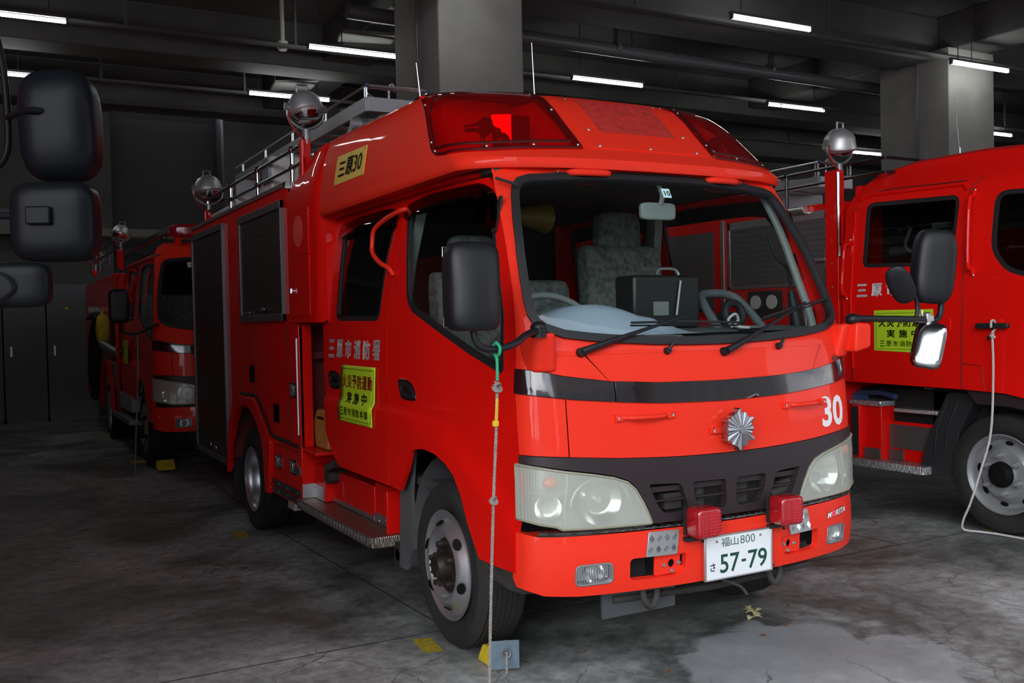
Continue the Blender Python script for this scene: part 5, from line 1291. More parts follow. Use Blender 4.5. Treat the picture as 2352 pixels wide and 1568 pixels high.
def vbar(y0, y1, z0, z1):
    b = NB(); A = TS(y0, z0); Bp = TS(y1, z1); o = Vector((-1, 0, 0))
    tube(b, smooth([A+o*.003, A+(Bp-A)*.06+o*.02, A+(Bp-A)*.14+o*.055, A+(Bp-A)*.86+o*.055, A+(Bp-A)*.94+o*.02, Bp+o*.003], 4), .013, 10); h = obj('grab_handle', b, RED, RE)
    b = NB(); bolt(b, A+o*.006-(Bp-A)*.02, o, .010); bolt(b, Bp+o*.006+(Bp-A)*.02, o, .010); obj('screw', b, CHROME, h)
vbar(2.015, 2.0, 1.50, 1.90); vbar(1.01, 1.02, 1.62, 2.13)
b = NB()
for k, ch in enumerate('三原市消防署'):
    y = 1.925-.127*k; text_on(b, ch, lambda u, v, y=y, k=k: TS(y-.092*u, 1.500+.092*v-.006*k*0, .002), .03 if ch != '署' else .015)
obj('station_lettering', b, WHITE, RE)
b = NB(); prism(b, [(1.775, 1.13), (1.775, 1.405), (1.30, 1.405), (1.30, 1.115)], lambda a, c, d: TS(a, c, d), .001, .004); ms = obj('magnetic_sheet', b, LIME, None); tag(ms, 'fluorescent yellow fire prevention sheet on the engine at the right', 'sign')
def sh3(u, v, off=0): return TS(1.77-.465*u, 1.125+.275*v, .0055)
sheet_text(sh3, ms)
b = NB(); cyl(b, TS(1.95, 1.36, .03), TS(1.76, 1.355, .03), .016, 10); bx(b, 2.815, 2.855, .92, .955, 1.282, 1.308); bx(b, 2.815, 2.855, .765, .80, 1.282, 1.308); shell_box(b, (2.812, .86, 1.295), (.02, .22, .035), pw=5); cyl(b, TS(.905, 1.22), TS(.905, 1.22, .01), .012, 14); obj('door_handle', b, RUB, RE, bevel=.004)
b = NB(); tp_(rnd([(1.27, 1.26), (1.17, 1.26), (1.17, 1.35), (1.27, 1.35)], .02), (), .004, .006, bm=b); obj('recess_panel', b, RED, RE, bevel=.003)
b = NB(); WA = [(1.09, .90), (1.07, .86)]+[(.90+.50*math.cos(a)*.42*1.0, .375+.50*math.sin(a)) for a in [math.radians(q) for q in (70, 80, 90, 100, 110)]]
prism(b, [(1.10, .895), (.80, .885), (.55, .84), (.40, .80), (-.1, .80), (-.1, .70), (.35, .70), (.55, .76), (.80, .80), (1.02, .80)], lambda a, c, d: (SX-d, a, c), -.10, .02); obj('fender', b, GARN, RE, bevel=.01)
b = NB(); prism(b, rnd([(1.30, .86), (1.08, .86), (1.22, .60), (1.26, .30), (1.52, .30), (1.50, .42), (1.42, .62)], .02), lambda a, c, d: (d, a, c), 2.98, 3.5); 
for k in (1.30, 1.38): tube(b, [(2.975, k-.08, .80), (2.975, k, .62), (2.975, k+.02, .45)], .006, 6)
obj('mud_flap', b, mat('black_mud_flap', (.018, .019, .021), .6), RE, bevel=.01)
# wheel
b = NB(); lathe(b, [(-.24, .25), (-.25, .32), (-.23, .368), (-.2, .374), (-.03, .374), (-.005, .36), (.006, .32), (.004, .28), (-.008, .255), (-.02, .24)], (2.96, .90, .372), (-1, 0, 0), 72); ty = obj('tyre', b, TYRE, RE)
b = NB(); lathe(b, [(-.02, .235), (.004, .250), (.006, .243), (-.01, .232), (-.02, .222), (-.05, .215), (-.055, .19), (-.03, .165), (-.012, .150), (-.012, .085), (.02, .078)], (2.96, .90, .372), (-1, 0, 0), 64)
for k in range(6):
    a = 2*PI*k/6+.4; c = Vector((2.97, .90+math.cos(a)*.118, .372+math.sin(a)*.118)); cyl(b, c, c+Vector((-.03, 0, 0)), .020, 6); cyl(b, c+Vector((-.03, 0, 0)), c+Vector((-.05, 0, 0)), .011, 8)
obj('wheel_rim', b, mat('grey_wheel_paint', (.30, .31, .32), .4, .4), ty, ang=50)
b = NB(); lathe(b, [(.0, .082), (.03, .078), (.05, .06), (.055, .02), (.055, 0)], (2.96, .90, .372), (-1, 0, 0), 30); obj('wheel_hub', b, BLACK, ty)
b = NB()
for k in range(8):
    a = 2*PI*k/8+.1; c = Vector((3.008, .90+math.cos(a)*.192, .372+math.sin(a)*.192)); q = [c+Vector((-.004, math.cos(a)*.014*math.cos(j)-math.sin(a)*.028*math.sin(j), math.sin(a)*.014*math.cos(j)+math.cos(a)*.028*math.sin(j))) for j in [2*PI*i/16 for i in range(16)]]
    add_poly(b, q, [tuple(range(16))])
obj('wheel_slot', b, BLACK, ty)
b = NB(); lathe(b, [(-.24, .25), (-.23, .37), (-.03, .37), (0, .32), (0, .2), (-.1, .0)], (4.85, .9, .372), (1, 0, 0), 40); lathe(b, [(-.5, .25), (-.49, .37), (-.03, .37), (0, .32), (-.1, .2), (-.1, .0)], (2.98, 4.6, .29), (-1, 0, 0), 40); lathe(b, [(-.5, .25), (-.49, .37), (-.03, .37), (0, .32), (-.1, .2), (-.1, .0)], (4.83, 4.6, .29), (1, 0, 0), 40); obj('tyre', b, TYRE, RE)
# steps and lockers under the cab
b = NB(); prism(b, rnd([(2.90, 1.43), (2.90, 2.20), (3.25, 2.20), (3.25, 1.43)], [.03, 0, 0, 0]), pr, .30, .355); st3 = obj('side_step', b, TREAD, RE, bevel=.004)
b = NB(); bx(b, 3.04, 3.08, 1.41, 1.83, .355, .625); bx(b, 2.97, 3.25, 1.83, 2.06, .355, .73); bx(b, 2.93, 2.97, 1.99, 2.06, .355, .73); obj('step_locker', b, RED, RE, bevel=.004)
b = NB(); bx(b, 3.032, 3.041, 1.425, 1.815, .44, .605); bx(b, 2.962, 2.971, 1.84, 1.98, .36, .43); bx(b, 3.03, 3.042, 1.70, 1.82, .36, .43); obj('kick_plate', b, mat('worn_kick_plate', (.20, .19, .19), .4, .7), RE)
b = NB(); bx(b, 2.95, 3.3, 1.82, 2.10, .73, .765); bx(b, 2.98, 3.2, 1.38, 1.73, .70, .725); bx(b, 3.2, 3.215, 1.40, 1.66, .725, .86); obj('tread_plate', b, TREAD, RE, bevel=.003)
b = NB(); bx(b, 2.925, 2.932, 2.0, 2.03, .37, .72); bx(b, 2.925, 2.932, 2.035, 2.06, .37, .72); bx(b, 3.1, 4.7, 1.35, 4.0, .45, .85); bx(b, 3.25, 4.6, -.4, 1.4, .4, .9); bx(b, 3.1, 3.3, 1.1, 1.5, .5, .9); obj('chassis', b, DARK, RE)
b = NB(); tube(b, [(3.05, 2.2, .80), (3.05, 1.9, .82), (3.02, 1.75, .80)], .02); bx(b, 3.0, 3.06, 2.02, 2.18, .70, .80); obj('blue_fitting', b, BLUEP, RE)
# equipment body of the right engine
b = NB(); bx(b, 2.90, 4.90, 2.12, 6.4, 1.1, 2.20); bx(b, 2.92, 4.90, 2.12, 6.4, .45, 1.1); bx(b, 2.86, 2.93, 2.10, 2.22, .5, 2.42)
eb = obj('equipment_body', b, RED, RE, bevel=.006)
b = NB(); z = 1.64
while z < 2.08: bx(b, 2.889, 2.894, 2.25, 3.28, z+.006, z+.038); z += .042
bx(b, 2.893, 2.90, 2.24, 3.30, 1.62, 2.12); bx(b, 2.89, 2.90, 3.5, 5.8, .9, 2.1); obj('roller_shutter', b, mat('light_shutter', (.13, .12, .12), .45, .3), RE, flat=True)
b = NB()
for q in ((2.23, 2.25, 1.60, 2.13), (3.28, 3.31, 1.60, 2.15), (2.23, 3.31, 2.09, 2.15), (2.23, 3.31, 1.60, 1.625), (3.36, 3.40, .8, 2.18)): bx(b, 2.885, 2.90, *q)
bx(b, 2.875, 2.90, 2.19, 2.25, 1.72, 1.86); cyl(b, (2.88, 2.23, 1.785), (2.86, 2.34, 1.785), .014, 8); cyl(b, (2.87, 2.62, 2.17), (2.87, 2.42, 2.17), .03, 12); obj('shutter_frame', b, ALU, RE, bevel=.002)
b = NB(); prism(b, rnd([(2.70, 1.37), (3.08, 1.37), (3.08, 1.58), (2.70, 1.58)], .03), lambda a, c, d: (d, a, c), 2.885, 2.90); gp_ = obj('gauge_panel', b, GARN, RE)
b = NB()
for y in (2.80, 2.98): cyl(b, (2.885, y, 1.49), (2.872, y, 1.49), .055, 24)
obj('pressure_gauge', b, WPLAS, gp_)
b = NB(); cyl(b, (2.88, 2.45, 1.3), (2.88, 2.45, 1.58), .02, 8); 
for y in (2.6, 2.64, 2.55): cyl(b, (2.89, y, 1.45), (2.88, y, 1.45), .012, 10)
for i in range(8): bolt(b, (2.86, 2.16, .9+.17*i), (-1, 0, 0), .006)
obj('valve_lever', b, ALUD, RE)
b = NB()
for y in (2.15, 2.69, 3.6, 5.0): cyl(b, (2.95, y, 2.20), (2.95, y, 2.46), .014, 10); ball(b, (2.95, y, 2.46), .022)
for z in (2.36, 2.46): tube(b, [(2.95, 1.75, z), (2.95, 5.6, z)], .011, 8); tube(b, [(2.95, 1.75, z), (4.6, 1.75, z)], .011, 8)
for x in (3.3, 4.6): cyl(b, (x, 1.75, 2.40), (x, 1.75, 2.47), .013, 8)
obj('roof_rail', b, UND2, RE)
searchlight(2.92, 2.13, 2.61, .115, 2.20, (.15, .2, -.9), RE)
b = NB(); cyl(b, (2.86, 2.09, 2.40), (2.86, 2.09, 1.80), .014, 10); obj('chrome_rod', b, CHROME, RE)
ladder(3.15, 3.50, 2.55, 5.9, 2.45, 2.56, 'silver extension ladder on the roof of the engine at the right')
b = NB(); bx(b, 3.1, 3.55, 2.9, 2.94, 2.2, 2.362); bx(b, 3.1, 3.55, 5.2, 5.24, 2.2, 2.362); obj('ladder_rack', b, ALUD, RE)
b = NB(); tube(b, [(3.33, 1.45, 2.42), (3.31, 1.47, 2.84)], [.004, .002], 6); cyl(b, (3.33, 1.45, 2.40), (3.33, 1.45, 2.50), .008); obj('antenna', b, ALU, RE)
b = NB(); shell_box(b, (3.78, 1.0, 2.66), (.30, .16, .14), pw=5); cyl(b, (3.72, 1.0, 2.5), (3.72, 1.0, 2.6), .012); cyl(b, (3.84, 1.0, 2.5), (3.84, 1.0, 2.6), .012); obj('rotary_beacon', b, LENSB, RE, ang=60)

# ======================= engine in the dark at the left =======================
LE = empty('fire_engine', 'red double-cab fire engine standing in the dark behind at the left, its front seen', 'fire engine', (0, 0, 0))
build_cab(LE, False)
b = NB(); n = 14; vs = []
for i in range(n+1):
    t_ = -1+2*i/n; p = FR(t_, 2.03); vs += [p, Vector((p.x*.96, p.y+.03, 2.09)), Vector((p.x*.86, p.y+.14, 2.14)), Vector((p.x*.6, 1.0, 2.17))]
add_poly(b, vs, [(4*i+k, 4*i+4+k, 4*i+5+k, 4*i+1+k) for i in range(n) for k in range(3)]); obj('roof_front', b, RED2, LE, ang=60)
b = NB(); shell_box(b, (0, .62, 2.25), (1.20, .26, .14), pw=6); lb = obj('light_bar', b, LENSB, LE, ang=60)
b = NB(); bx(b, -.10, .10, .50, .74, 2.18, 2.33); obj('bar_centre', b, WPLAS, lb, bevel=.01)
b = NB(); bx(b, -.55, -.50, .58, .66, 2.12, 2.2); bx(b, .5, .55, .58, .66, 2.12, 2.2); obj('bar_foot', b, RED, lb)
b = NB(); shell_box(b, (-1.14, .0, 1.525), (.17, .08, .30), pw=6); lm = obj('side_mirror', b, MIRBLK, LE, ang=60)
b = NB(); tube(b, smooth([(-.80, .10, 1.36), (-.90, .03, 1.32), (-1.0, 0, 1.28), (-1.1, 0, 1.29), (-1.13, 0, 1.38)], 4), .013); obj('mirror_arm', b, MIRBLK, lm)
b = NB(); bx(b, -.87, .87, 2.60, 6.2, 1.45, 1.95); bx(b, -.60, .60, 2.6, 6.2, .5, 1.45); bx(b, -.87, -.84, 2.62, 2.75, .4, 1.5); bx(b, -.87, -.84, 4.7, 6.2, .4, 1.5); eb2 = obj('equipment_body', b, RED, LE, bevel=.01)
b = NB(); patch([(2.98, .35), (3.05, .70), (3.35, .93), (3.75, .95), (4.1, .75), (4.2, .35), (4.1, .35), (4.0, .65), (3.7, .83), (3.4, .82), (3.15, .62), (3.08, .35)], BS(-1), (), (), (), .03, .04, bm=b); obj('wheel_arch_flare', b, RED, LE, bevel=.01)
b = NB(); 
for k in range(7): bx(b, -.86, -.70, 1.6+.15*k, 1.7+.15*k, .45+.0*k, .62)
bx(b, -.9, -.7, 1.5, 2.95, .33, .38); obj('side_step', b, ALUD, LE)
b = NB()
for i in range(5): tube(b, [(-.84, 2.9+.18*i+.13*math.cos(a), .78+.13*math.sin(a)) for a in [2*PI*j/20 for j in range(20)]], .03, 8, closed=True)
cyl(b, (-.98, 3.1, 1.15), (-.80, 2.9, 1.02), .05); cyl(b, (-1.0, 4.4, 1.55), (-.8, 4.4, 1.55), .07); obj('hose_fitting', b, ALUD, LE)
b = NB(); shell_box(b, (-.93, 3.4, 1.32), (.16, .16, .36), pw=3); cyl(b, (-.93, 3.4, 1.48), (-.93, 3.4, 1.55), .03); obj('air_cylinder', b, CHY, LE)
b = NB(); tube(b, smooth([(-.93, 3.9, 1.3), (-.95, 4.1, .9), (-.95, 4.3, .6), (-.93, 4.6, .45)], 5), .055); tube(b, smooth([(-.93, 4.0, 1.5), (-.95, 4.4, 1.2), (-.95, 4.6, .8), (-.93, 4.8, .6)], 5), .055); obj('suction_hose', b, RUB, LE)
b = NB()
for y in (2.9, 3.8, 4.9, 5.9): cyl(b, (-.80, y, 2.1), (-.80, y, 2.36), .014, 8)
for z in (2.25, 2.36): tube(b, [(-.80, 2.7, z), (-.80, 6.0, z)], .011, 8)
for y in (2.0, 2.3): tube(b, [(-.4, y, 2.1), (-.4, y, 2.35), (0, y, 2.35), (0, y, 2.1)], .01, 6)
bx(b, -.5, -.46, 1.2, 6.0, 2.3, 2.36); bx(b, -.1, -.06, 1.2, 6.0, 2.3, 2.36); obj('roof_rail', b, UND2, LE)
searchlight(-.78, 2.75, 2.42, .09, 2.0, (-.3, -.3, -.8), LE); searchlight(-.80, 5.4, 2.33, .10, 2.05, (0, -.3, -.8), LE)
for s in (-1, 1):
    b = NB(); tube(b, smooth([(s*.80, 1.38, 1.90), (s*.84, 1.40, 1.92), (s*.86, 1.55, 1.90), (s*.86, 1.62, 1.75), (s*.85, 1.52, 1.62), (s*.82, 1.50, 1.60)], 4), .012); tube(b, smooth([(s*.80, 2.25, 1.90), (s*.84, 2.28, 1.92), (s*.86, 2.45, 1.88), (s*.86, 2.5, 1.75), (s*.85, 2.52, 1.62), (s*.83, 2.54, 1.60)], 4), .012); obj('grab_handle', b, RED, LE)
b = NB(); text_on(b, '10', lambda u, v: FX(-.46+.03*u, 1.90+.025*v, .0035)); obj('sticker_digits', b, BLACK, LE)
b = NB(); add_poly(b, [FX(-.475, 1.89, .003), FX(-.415, 1.89, .003), FX(-.415, 1.94, .003), FX(-.475, 1.94, .003)], [(0, 1, 2, 3)]); obj('inspection_sticker', b, WPLAS, LE)
b = NB(); n = 1; add_poly(b, [(-.862, 2.1, .95), (-.862, 1.75, .95), (-.862, 1.75, 1.2), (-.862, 2.1, 1.2)], [(0, 1, 2, 3)]); obj('yellow_sheet', b, LIME, LE)
wheel_front(LE, -1, -.835, .855, .350); wheel_front(LE, 1, .835, .855, .350); wheel_rear(LE, -1, -.865, 3.6, .335, .362); wheel_rear(LE, 1, .865, 3.6, .335, .362)
b = NB(); bx(b, -.4, .4, .2, 6, .4, .6); bx(b, -.7, .7, .8, .92, .3, .4); obj('chassis', b, DARK, LE)
LE.location = (-.27, 6.60, .012); LE.scale = (1.04, 1.04, 1.04)

# ======================= engine at the left edge, only its mirrors in the picture =======================
ME = empty('fire_engine', 'fire engine beyond the left edge of which only black mirrors and a marker lamp show', 'fire engine')
b = NB(); prism(b, rnd([(-5.3, -.50), (-3.25, -.50), (-3.08, -.25), (-3.08, 7.5), (-5.3, 7.5)], [.2, .2, .2, .02, .02]), pr, .55, 2.6); prism(b, rnd([(-5.3, -.60), (-3.15, -.60), (-3.06, -.3), (-3.06, .1), (-5.3, .1)], .05), pr, .35, .75); obj('cab', b, RED, ME, bevel=.05, seg=3)
b = NB(); bx(b, -5.1, -3.28, -.512, -.49, 1.35, 2.2); bx(b, -3.09, -3.07, -.05, 1.1, 1.35, 2.2); obj('windscreen', b, GLOSSBLK, ME, bevel=.01)
b = NB(); lathe(b, [(-.3, .3), (-.29, .44), (-.02, .44), (0, .4), (-.02, .2), (0, 0)], (-3.10, .95, .44), (1, 0, 0), 40); lathe(b, [(-.3, .3), (-.29, .44), (-.02, .44), (0, .4), (-.02, .2), (0, 0)], (-5.25, .95, .44), (-1, 0, 0), 40); lathe(b, [(-.3, .3), (-.29, .44), (-.02, .44), (0, .4), (-.02, .2), (0, 0)], (-3.10, 5.2, .35), (1, 0, 0), 40); lathe(b, [(-.3, .3), (-.29, .44), (-.02, .44), (0, .4), (-.02, .2), (0, 0)], (-5.25, 5.2, .35), (-1, 0, 0), 40); obj('tyre', b, TYRE, ME)
RY = Matrix.Rotation(math.radians(-24), 3, 'Z')
b = NB(); shell_box(b, (-2.362, -.09, 1.935), (.196, .15, .292), RY @ Matrix.Rotation(math.radians(-2), 3, 'Y'), pw=3.6); m1 = obj('side_mirror', b, MIRB2, ME, ang=60)
b = NB(); tube(b, smooth([(-3.10, -.2, 2.25), (-2.60, -.07, 2.26), (-2.52, -.03, 2.20), (-2.495, -.02, 2.10), (-2.487, -.02, 1.97), (-2.492, -.02, 1.87), (-2.53, -.03, 1.82), (-2.62, -.1, 1.78), (-3.10, -.2, 1.76)], 5), .0095, 12); tube(b, [(-2.487, -.024, 1.963), (-2.465, -.10, 1.962), (-2.43, -.155, 1.962), (-2.405, -.145, 1.962)], .0085, 10); obj('mirror_arm', b, MIRB2, m1)
b = NB(); tube(b, smooth([(-3.10, -.1, 1.69), (-2.6, -.15, 1.688), (-2.44, -.215, 1.682)], 4), .009); obj('mirror_arm', b, MIRB2, m1)
b = NB(); shell_box(b, (-2.388, -.198, 1.671), (.207, .11, .202), RY, pw=5); box(b, (-2.425, -.232, 1.682), (.06, .05, .045), RY); obj('square_mirror', b, MIRB2, m1, ang=60, bevel=.004)
b = NB(); shell_box(b, (-2.505, -.375, 1.503), (.190, .06, .106), RY, pw=5); tube(b, smooth([(-2.55, -.41, 1.54), (-2.51, -.42, 1.52), (-2.50, -.42, 1.49), (-2.54, -.41, 1.46)], 4), .003); tube(b, [(-3.1, -.2, 1.5), (-2.55, -.36, 1.5)], .009); obj('low_mirror', b, MIRB2, m1, ang=60)
b = NB(); shell_box(b, (-2.555, .42, .878), (.05, .05, .06), pw=3); obj('marker_lamp', b, ORANGE, ME, ang=60)
b = NB(); bx(b, -3.10, -2.56, .41, .43, .865, .885); obj('marker_bracket', b, DARK, ME)

# ======================= small things =======================
def rope(name, parts, r, label, cat='rope'):
    root = None
    for i, (nm, pts, m_) in enumerate(parts):
        b = NB(); P = smooth(pts, 6)
        for q in (0, 1, 2):
            L = 0; Q = []
            for k, p in enumerate(P):
                if k: L += (P[k]-P[k-1]).length
            n = max(8, int(L/(.006))) if L < 3 else 300
            # resample
            D = [0]
            for k in range(1, len(P)): D.append(D[-1]+(P[k]-P[k-1]).length)
            j = 0
            for s_ in range(n+1):
                d = D[-1]*s_/n
                while j < len(D)-2 and D[j+1] < d: j += 1
                tt = (d-D[j])/max(1e-9, D[j+1]-D[j]); p = P[j].lerp(P[j+1], tt); tg = (P[j+1]-P[j]).normalized(); u, v = frame_of(tg)
                a = d/.020*PI+q*2*PI/3; Q.append(p+(u*math.cos(a)+v*math.sin(a))*r*.5)
            tube(b, Q, r*.58, 5)
        o = obj(nm, b, m_, root)
        if root is None: root = o; tag(o, label, cat)
    return root
def knot(c, r, parent, m_, axis=(0, 0, 1)):
    b = NB(); c = Vector(c)
    for k in range(3):
        a0 = k*1.1; tube(b, [c+Vector((math.cos(a)*r, math.sin(a+a0)*r*.8, math.sin(a)*r*.6+r*.35*(k-1))) for a in [2*PI*j/18 for j in range(18)]], r*.42, 6, closed=True)
    return obj('knot', b, m_, parent)
rp_ = rope('hanging_rope', [('hanging_rope', [(-1.031, -.015, 1.165), (-1.040, -.015, 1.0), (-1.055, -.015, .78), (-1.073, -.015, .45), (-1.086, -.012, .15), (-1.088, .0, .03), (-1.06, .04, .012), (-.98, .10, .012), (-.92, .20, .012)], ROPE), ('green_cord', [(-1.029, -.015, 1.274), (-1.029, -.036, 1.285), (-1.030, -.037, 1.305), (-1.031, -.015, 1.320), (-1.032, .006, 1.305), (-1.032, .004, 1.285), (-1.031, -.015, 1.270), (-1.031, -.018, 1.23), (-1.031, -.016, 1.19)], ROPEG), ('yellow_binding', [(-1.033, -.016, 1.13), (-1.038, -.016, 1.05)], ROPEY)], .0055, 'dirty grey rope hanging from the mirror arm of engine 30 to the floor')
knot((-1.031, -.015, 1.168), .014, rp_, ROPE); knot((-1.0545, -.015, .785), .012, rp_, ROPE)
b = NB(); shell_box(b, (-1.042, -.018, 1.045), (.022, .016, .022), pw=4); obj('yellow_tag', b, ROPEY, rp_)
b = NB()
for k in range(7): tube(b, [(-1.031, -.015, 1.168), (-1.045-.006*math.sin(k*2), -.02, 1.168+.022*math.cos(k*1.3))], [.003, .0015], 4)
obj('rope_fray', b, ROPE, rp_)
b = NB(); prism(b, rnd([(.47, .003), (.635, .003), (.585, .080), (.53, .085)], .012), lambda a, c, d: (d, a, c), -.812, -.70); ch = obj('wheel_chock', b, CHY, None, bevel=.01)
tag(ch, 'yellow rubber wheel chock with a blue-grey flap before the front tyre of engine 30', 'chock')
b = NB(); R_ = Matrix.Rotation(math.radians(-22), 3, 'Z'); box(b, (-.775, .462, .064), (.118, .006, .116), R_); obj('chock_flap', b, CHG, ch, bevel=.003)
b = NB(); tube(b, [Vector((-.775, .450, .075))+R_ @ Vector((.017*math.cos(a), -.006, .017*math.sin(a))) for a in [2*PI*k/16 for k in range(16)]], .003, 6, closed=True); obj('eyelet', b, STEEL, ch)
cr2 = rope('chock_rope', [('chock_rope', [(-.775, .452, .076), (-.778, .435, .080), (-.79, .42, .06), (-.80, .40, .02), (-.83, .36, .010), (-.85, .28, .010), (-.88, .22, .010), (-.92, .20, .010)], ROPE)], .0055, 'short grey rope tied to the flap of the wheel chock', 'rope')
def mark(pts, label):
    b = NB(); add_poly(b, [(x, y, zf(y)+.0015) for x, y in pts], [(0, 1, 2, 3)]); o = obj('floor_marking', b, TAPE, None); o['kind'] = 'structure'; o['label'] = label
mark([(-.938, 1.034), (-.858, 1.001), (-.885, .804), (-.967, .823)], 'worn yellow tape mark beside the front tyre'); mark([(-1.032, 4.178), (-.945, 4.15), (-.96, 3.905), (-1.049, 3.899)], 'worn yellow tape mark beside the rear tyre')
mark([(-1.245, 7.95), (-1.10, 7.95), (-1.10, 7.72), (-1.245, 7.72)], 'yellow tape mark beside the dark engine'); mark([(3.0, 1.05), (3.10, 1.05), (3.12, .88), (3.02, .88)], 'yellow tape mark beside the right tyre'); mark([(-1.35, 10.6), (-1.25, 10.6), (-1.25, 10.45), (-1.35, 10.45)], 'yellow tape mark far back beside the dark engine')
def leaf(x, y, s, a, m_, z=0, tilt=.3, label=None, group=None, parent=None):
    b = NB(); n = 8; vs = []; u = Vector((math.cos(a), math.sin(a), 0)); v = Vector((-math.sin(a), math.cos(a), 0)); z0 = zf(y)+.002+z
    for i in range(n+1):
        t_ = i/n; w = s*(.36 if parent else .26)*math.sin(PI*t_)**.8; hh = .25*s*math.sin(PI*t_)*tilt; c = Vector((x, y, z0))+u*(t_-.5)*s+Vector((0, 0, hh))
        vs += [c-v*w+Vector((0, 0, w*.25)), c, c+v*w+Vector((0, 0, w*.25))]
    add_poly(b, vs, [q for i in range(n) for q in ((3*i, 3*i+3, 3*i+4, 3*i+1), (3*i+1, 3*i+4, 3*i+5, 3*i+2))])
    tube(b, [Vector((x, y, z0))-u*s*.5, Vector((x, y, z0))-u*s*.75+Vector((0, 0, .002))], .0008, 4)
    o = obj('fallen_leaf' if not parent else 'leaflet', b, m_, parent)
    if label: tag(o, label, 'leaf', group)
    return o
sprig = empty('leaf_sprig', 'sprig of pale yellow dry leaves on the floor under the number plate', 'leaf')
b = NB(); tube(b, smooth([(.50, .42, .006), (.54, .48, .010), (.58, .56, .008)], 4), .0012, 5); obj('twig', b, LEAFB, sprig)
for x, y, a in ((.49, .44, .4), (.52, .43, -.6), (.545, .45, -.2), (.56, .48, .3), (.54, .50, 2.6), (.57, .52, .1), (.585, .57, 1.4), (.55, .53, 2.2), (.60, .50, -.2)): leaf(x, y, .050, a, LEAF, .004, .6, parent=sprig)
FL = [(.571, .295, .035, 1, 'small dark brown leaf right of the yellow sprig'), (.378, .24, .035, 2, 'small orange leaf in front of the yellow sprig'), (-.205, 1.044, .03, .3, 'tiny brown leaf under the front bumper corner'), (-.379, .486, .028, .8, 'tiny dark leaf on the floor before the skid flap'), (-.652, .503, .03, 2, 'tiny tan leaf right of the wheel chock'), (-.236, .111, .035, 0, 'tan leaf on the pale floor patch near the bottom edge'), (1.659, .768, .035, .5, 'orange leaf on the floor right of the bumper'), (2.482, .996, .03, .6, 'brown leaf between the two engines near the right tyre'), (.598, .634, .03, .1, 'thin orange leaf behind the yellow sprig'), (.791, .51, .03, .4, 'thin green leaf right behind the yellow sprig'), (-1.372, 2.699, .03, .3, 'tiny orange leaf on the dark floor beside the step'), (-.95, 2.20, .03, .9, 'tiny orange leaf on the floor under the step'), (-1.234, 1.659, .03, 2, 'tiny brown leaf on the dark floor left of the front tyre')]
for x, y, s, a, l in FL: leaf(x, y, s, a, LEAFB, label=l, group='fallen leaves on the floor')
wr = rope('door_rope', [('door_rope', [(2.787, .845, 1.285), (2.790, .846, 1.318), (2.812, .848, 1.328), (2.834, .850, 1.31), (2.832, .850, 1.272), (2.800, .846, 1.256), (2.795, .842, 1.22), (2.805, .846, 1.0), (2.81, .87, .65), (2.80, .93, .42), (2.79, 1.0, .20), (2.80, 1.06, .08), (2.83, 1.08, .015), (2.87, 1.0, .010), (2.90, .90, .010), (2.91, .78, .010), (2.93, .5, .010)], ROPEW)], .007, 'white rope hanging from the door handle of the engine at the right'); knot((2.797, .842, 1.238), .014, wr, ROPEW)
lr = rope('far_rope', [('far_rope', [(-1.305, 6.60, 1.320), (-1.31, 6.62, .9), (-1.33, 6.68, .45), (-1.345, 6.72, .08), (-1.34, 6.76, .012), (-1.2, 6.85, .012), (-1.1, 6.93, .012), (-1.05, 6.96, .012)], ROPE), ('yellow_binding', [(-1.305, 6.62, 1.20), (-1.305, 6.62, 1.08)], ROPEY)], .007, 'pale rope hanging from the mirror of the dark engine at the left')
b = NB(); prism(b, rnd([(6.98, .004), (7.17, .004), (7.12, .09), (7.06, .10)], .01), lambda a, c, d: (d, a, c), -1.10, -.94); tag(obj('wheel_chock', b, CHY, None, bevel=.01), 'yellow wheel chock before the tyre of the dark engine at the left', 'chock')
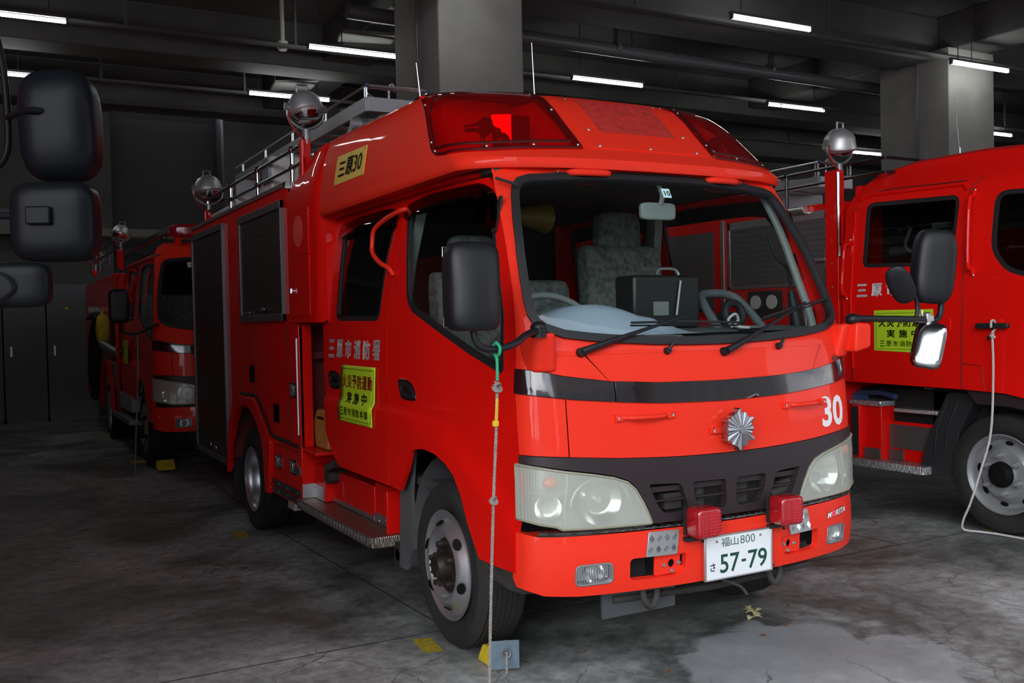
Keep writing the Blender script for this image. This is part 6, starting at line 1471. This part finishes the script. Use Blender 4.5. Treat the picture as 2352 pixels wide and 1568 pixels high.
b = NB(); bx(b, -2.35, -1.2, 14.25, 14.30, 3.0, 3.3); tag(obj('wall_sign', b, WALLP, None), 'plain pale board standing on the ledge of the back wall', 'board')

# ---------------- each separate piece of a part is a part of its own ----------------
KEEP = ('screw', 'bolt', 'letter', 'ridge', 'slat', 'seal', 'grille', 'stud', 'character', 'vent', 'divider', 'fray', 'interior', 'lining', 'reflector', 'digit', 'window_row', 'binding', 'leaflet', 'chassis', 'bracket')
def clusters(me):
    n = len(me.vertices); par = list(range(n))
    def find(a):
        while par[a] != a: par[a] = par[par[a]]; a = par[a]
        return a
    for e in me.edges:
        a, b_ = find(e.vertices[0]), find(e.vertices[1])
        if a != b_: par[a] = b_
    isl = {}
    for v in me.vertices: isl.setdefault(find(v.index), []).append(v.index)
    if len(isl) < 2 or len(isl) > 90: return None
    bb = []
    for k, vs in isl.items():
        co_ = [me.vertices[i].co for i in vs]; bb.append([k, [min(c[j] for c in co_)-.004 for j in range(3)], [max(c[j] for c in co_)+.004 for j in range(3)]])
    g = {b_[0]: b_[0] for b_ in bb}
    def f2(a):
        while g[a] != a: a = g[a]
        return a
    for i in range(len(bb)):
        for j in range(i):
            if all(bb[i][1][q] <= bb[j][2][q] and bb[j][1][q] <= bb[i][2][q] for q in range(3)): g[f2(bb[i][0])] = f2(bb[j][0])
    out_ = {}
    for k in isl: out_.setdefault(f2(k), set()).update(isl[k])
    return list(out_.values())
for o in list(bpy.data.objects):
    if o.type != 'MESH' or o.parent is None or o.children or any(k in o.name for k in KEEP): continue
    cl = clusters(o.data)
    if not cl or not 2 <= len(cl) <= 24: continue
    base = o.name.split('.')[0]; src = o.data
    for ci, vs in enumerate(cl):
        bm = bmesh.new(); bm.from_mesh(src); bm.verts.ensure_lookup_table()
        bmesh.ops.delete(bm, geom=[v for v in bm.verts if v.index not in vs], context='VERTS')
        me = bpy.data.meshes.new(base); bm.to_mesh(me); bm.free(); me.materials.append(src.materials[0])
        if ci == 0: o.data = me
        else: c = o.copy(); c.data = me; COL.objects.link(c)
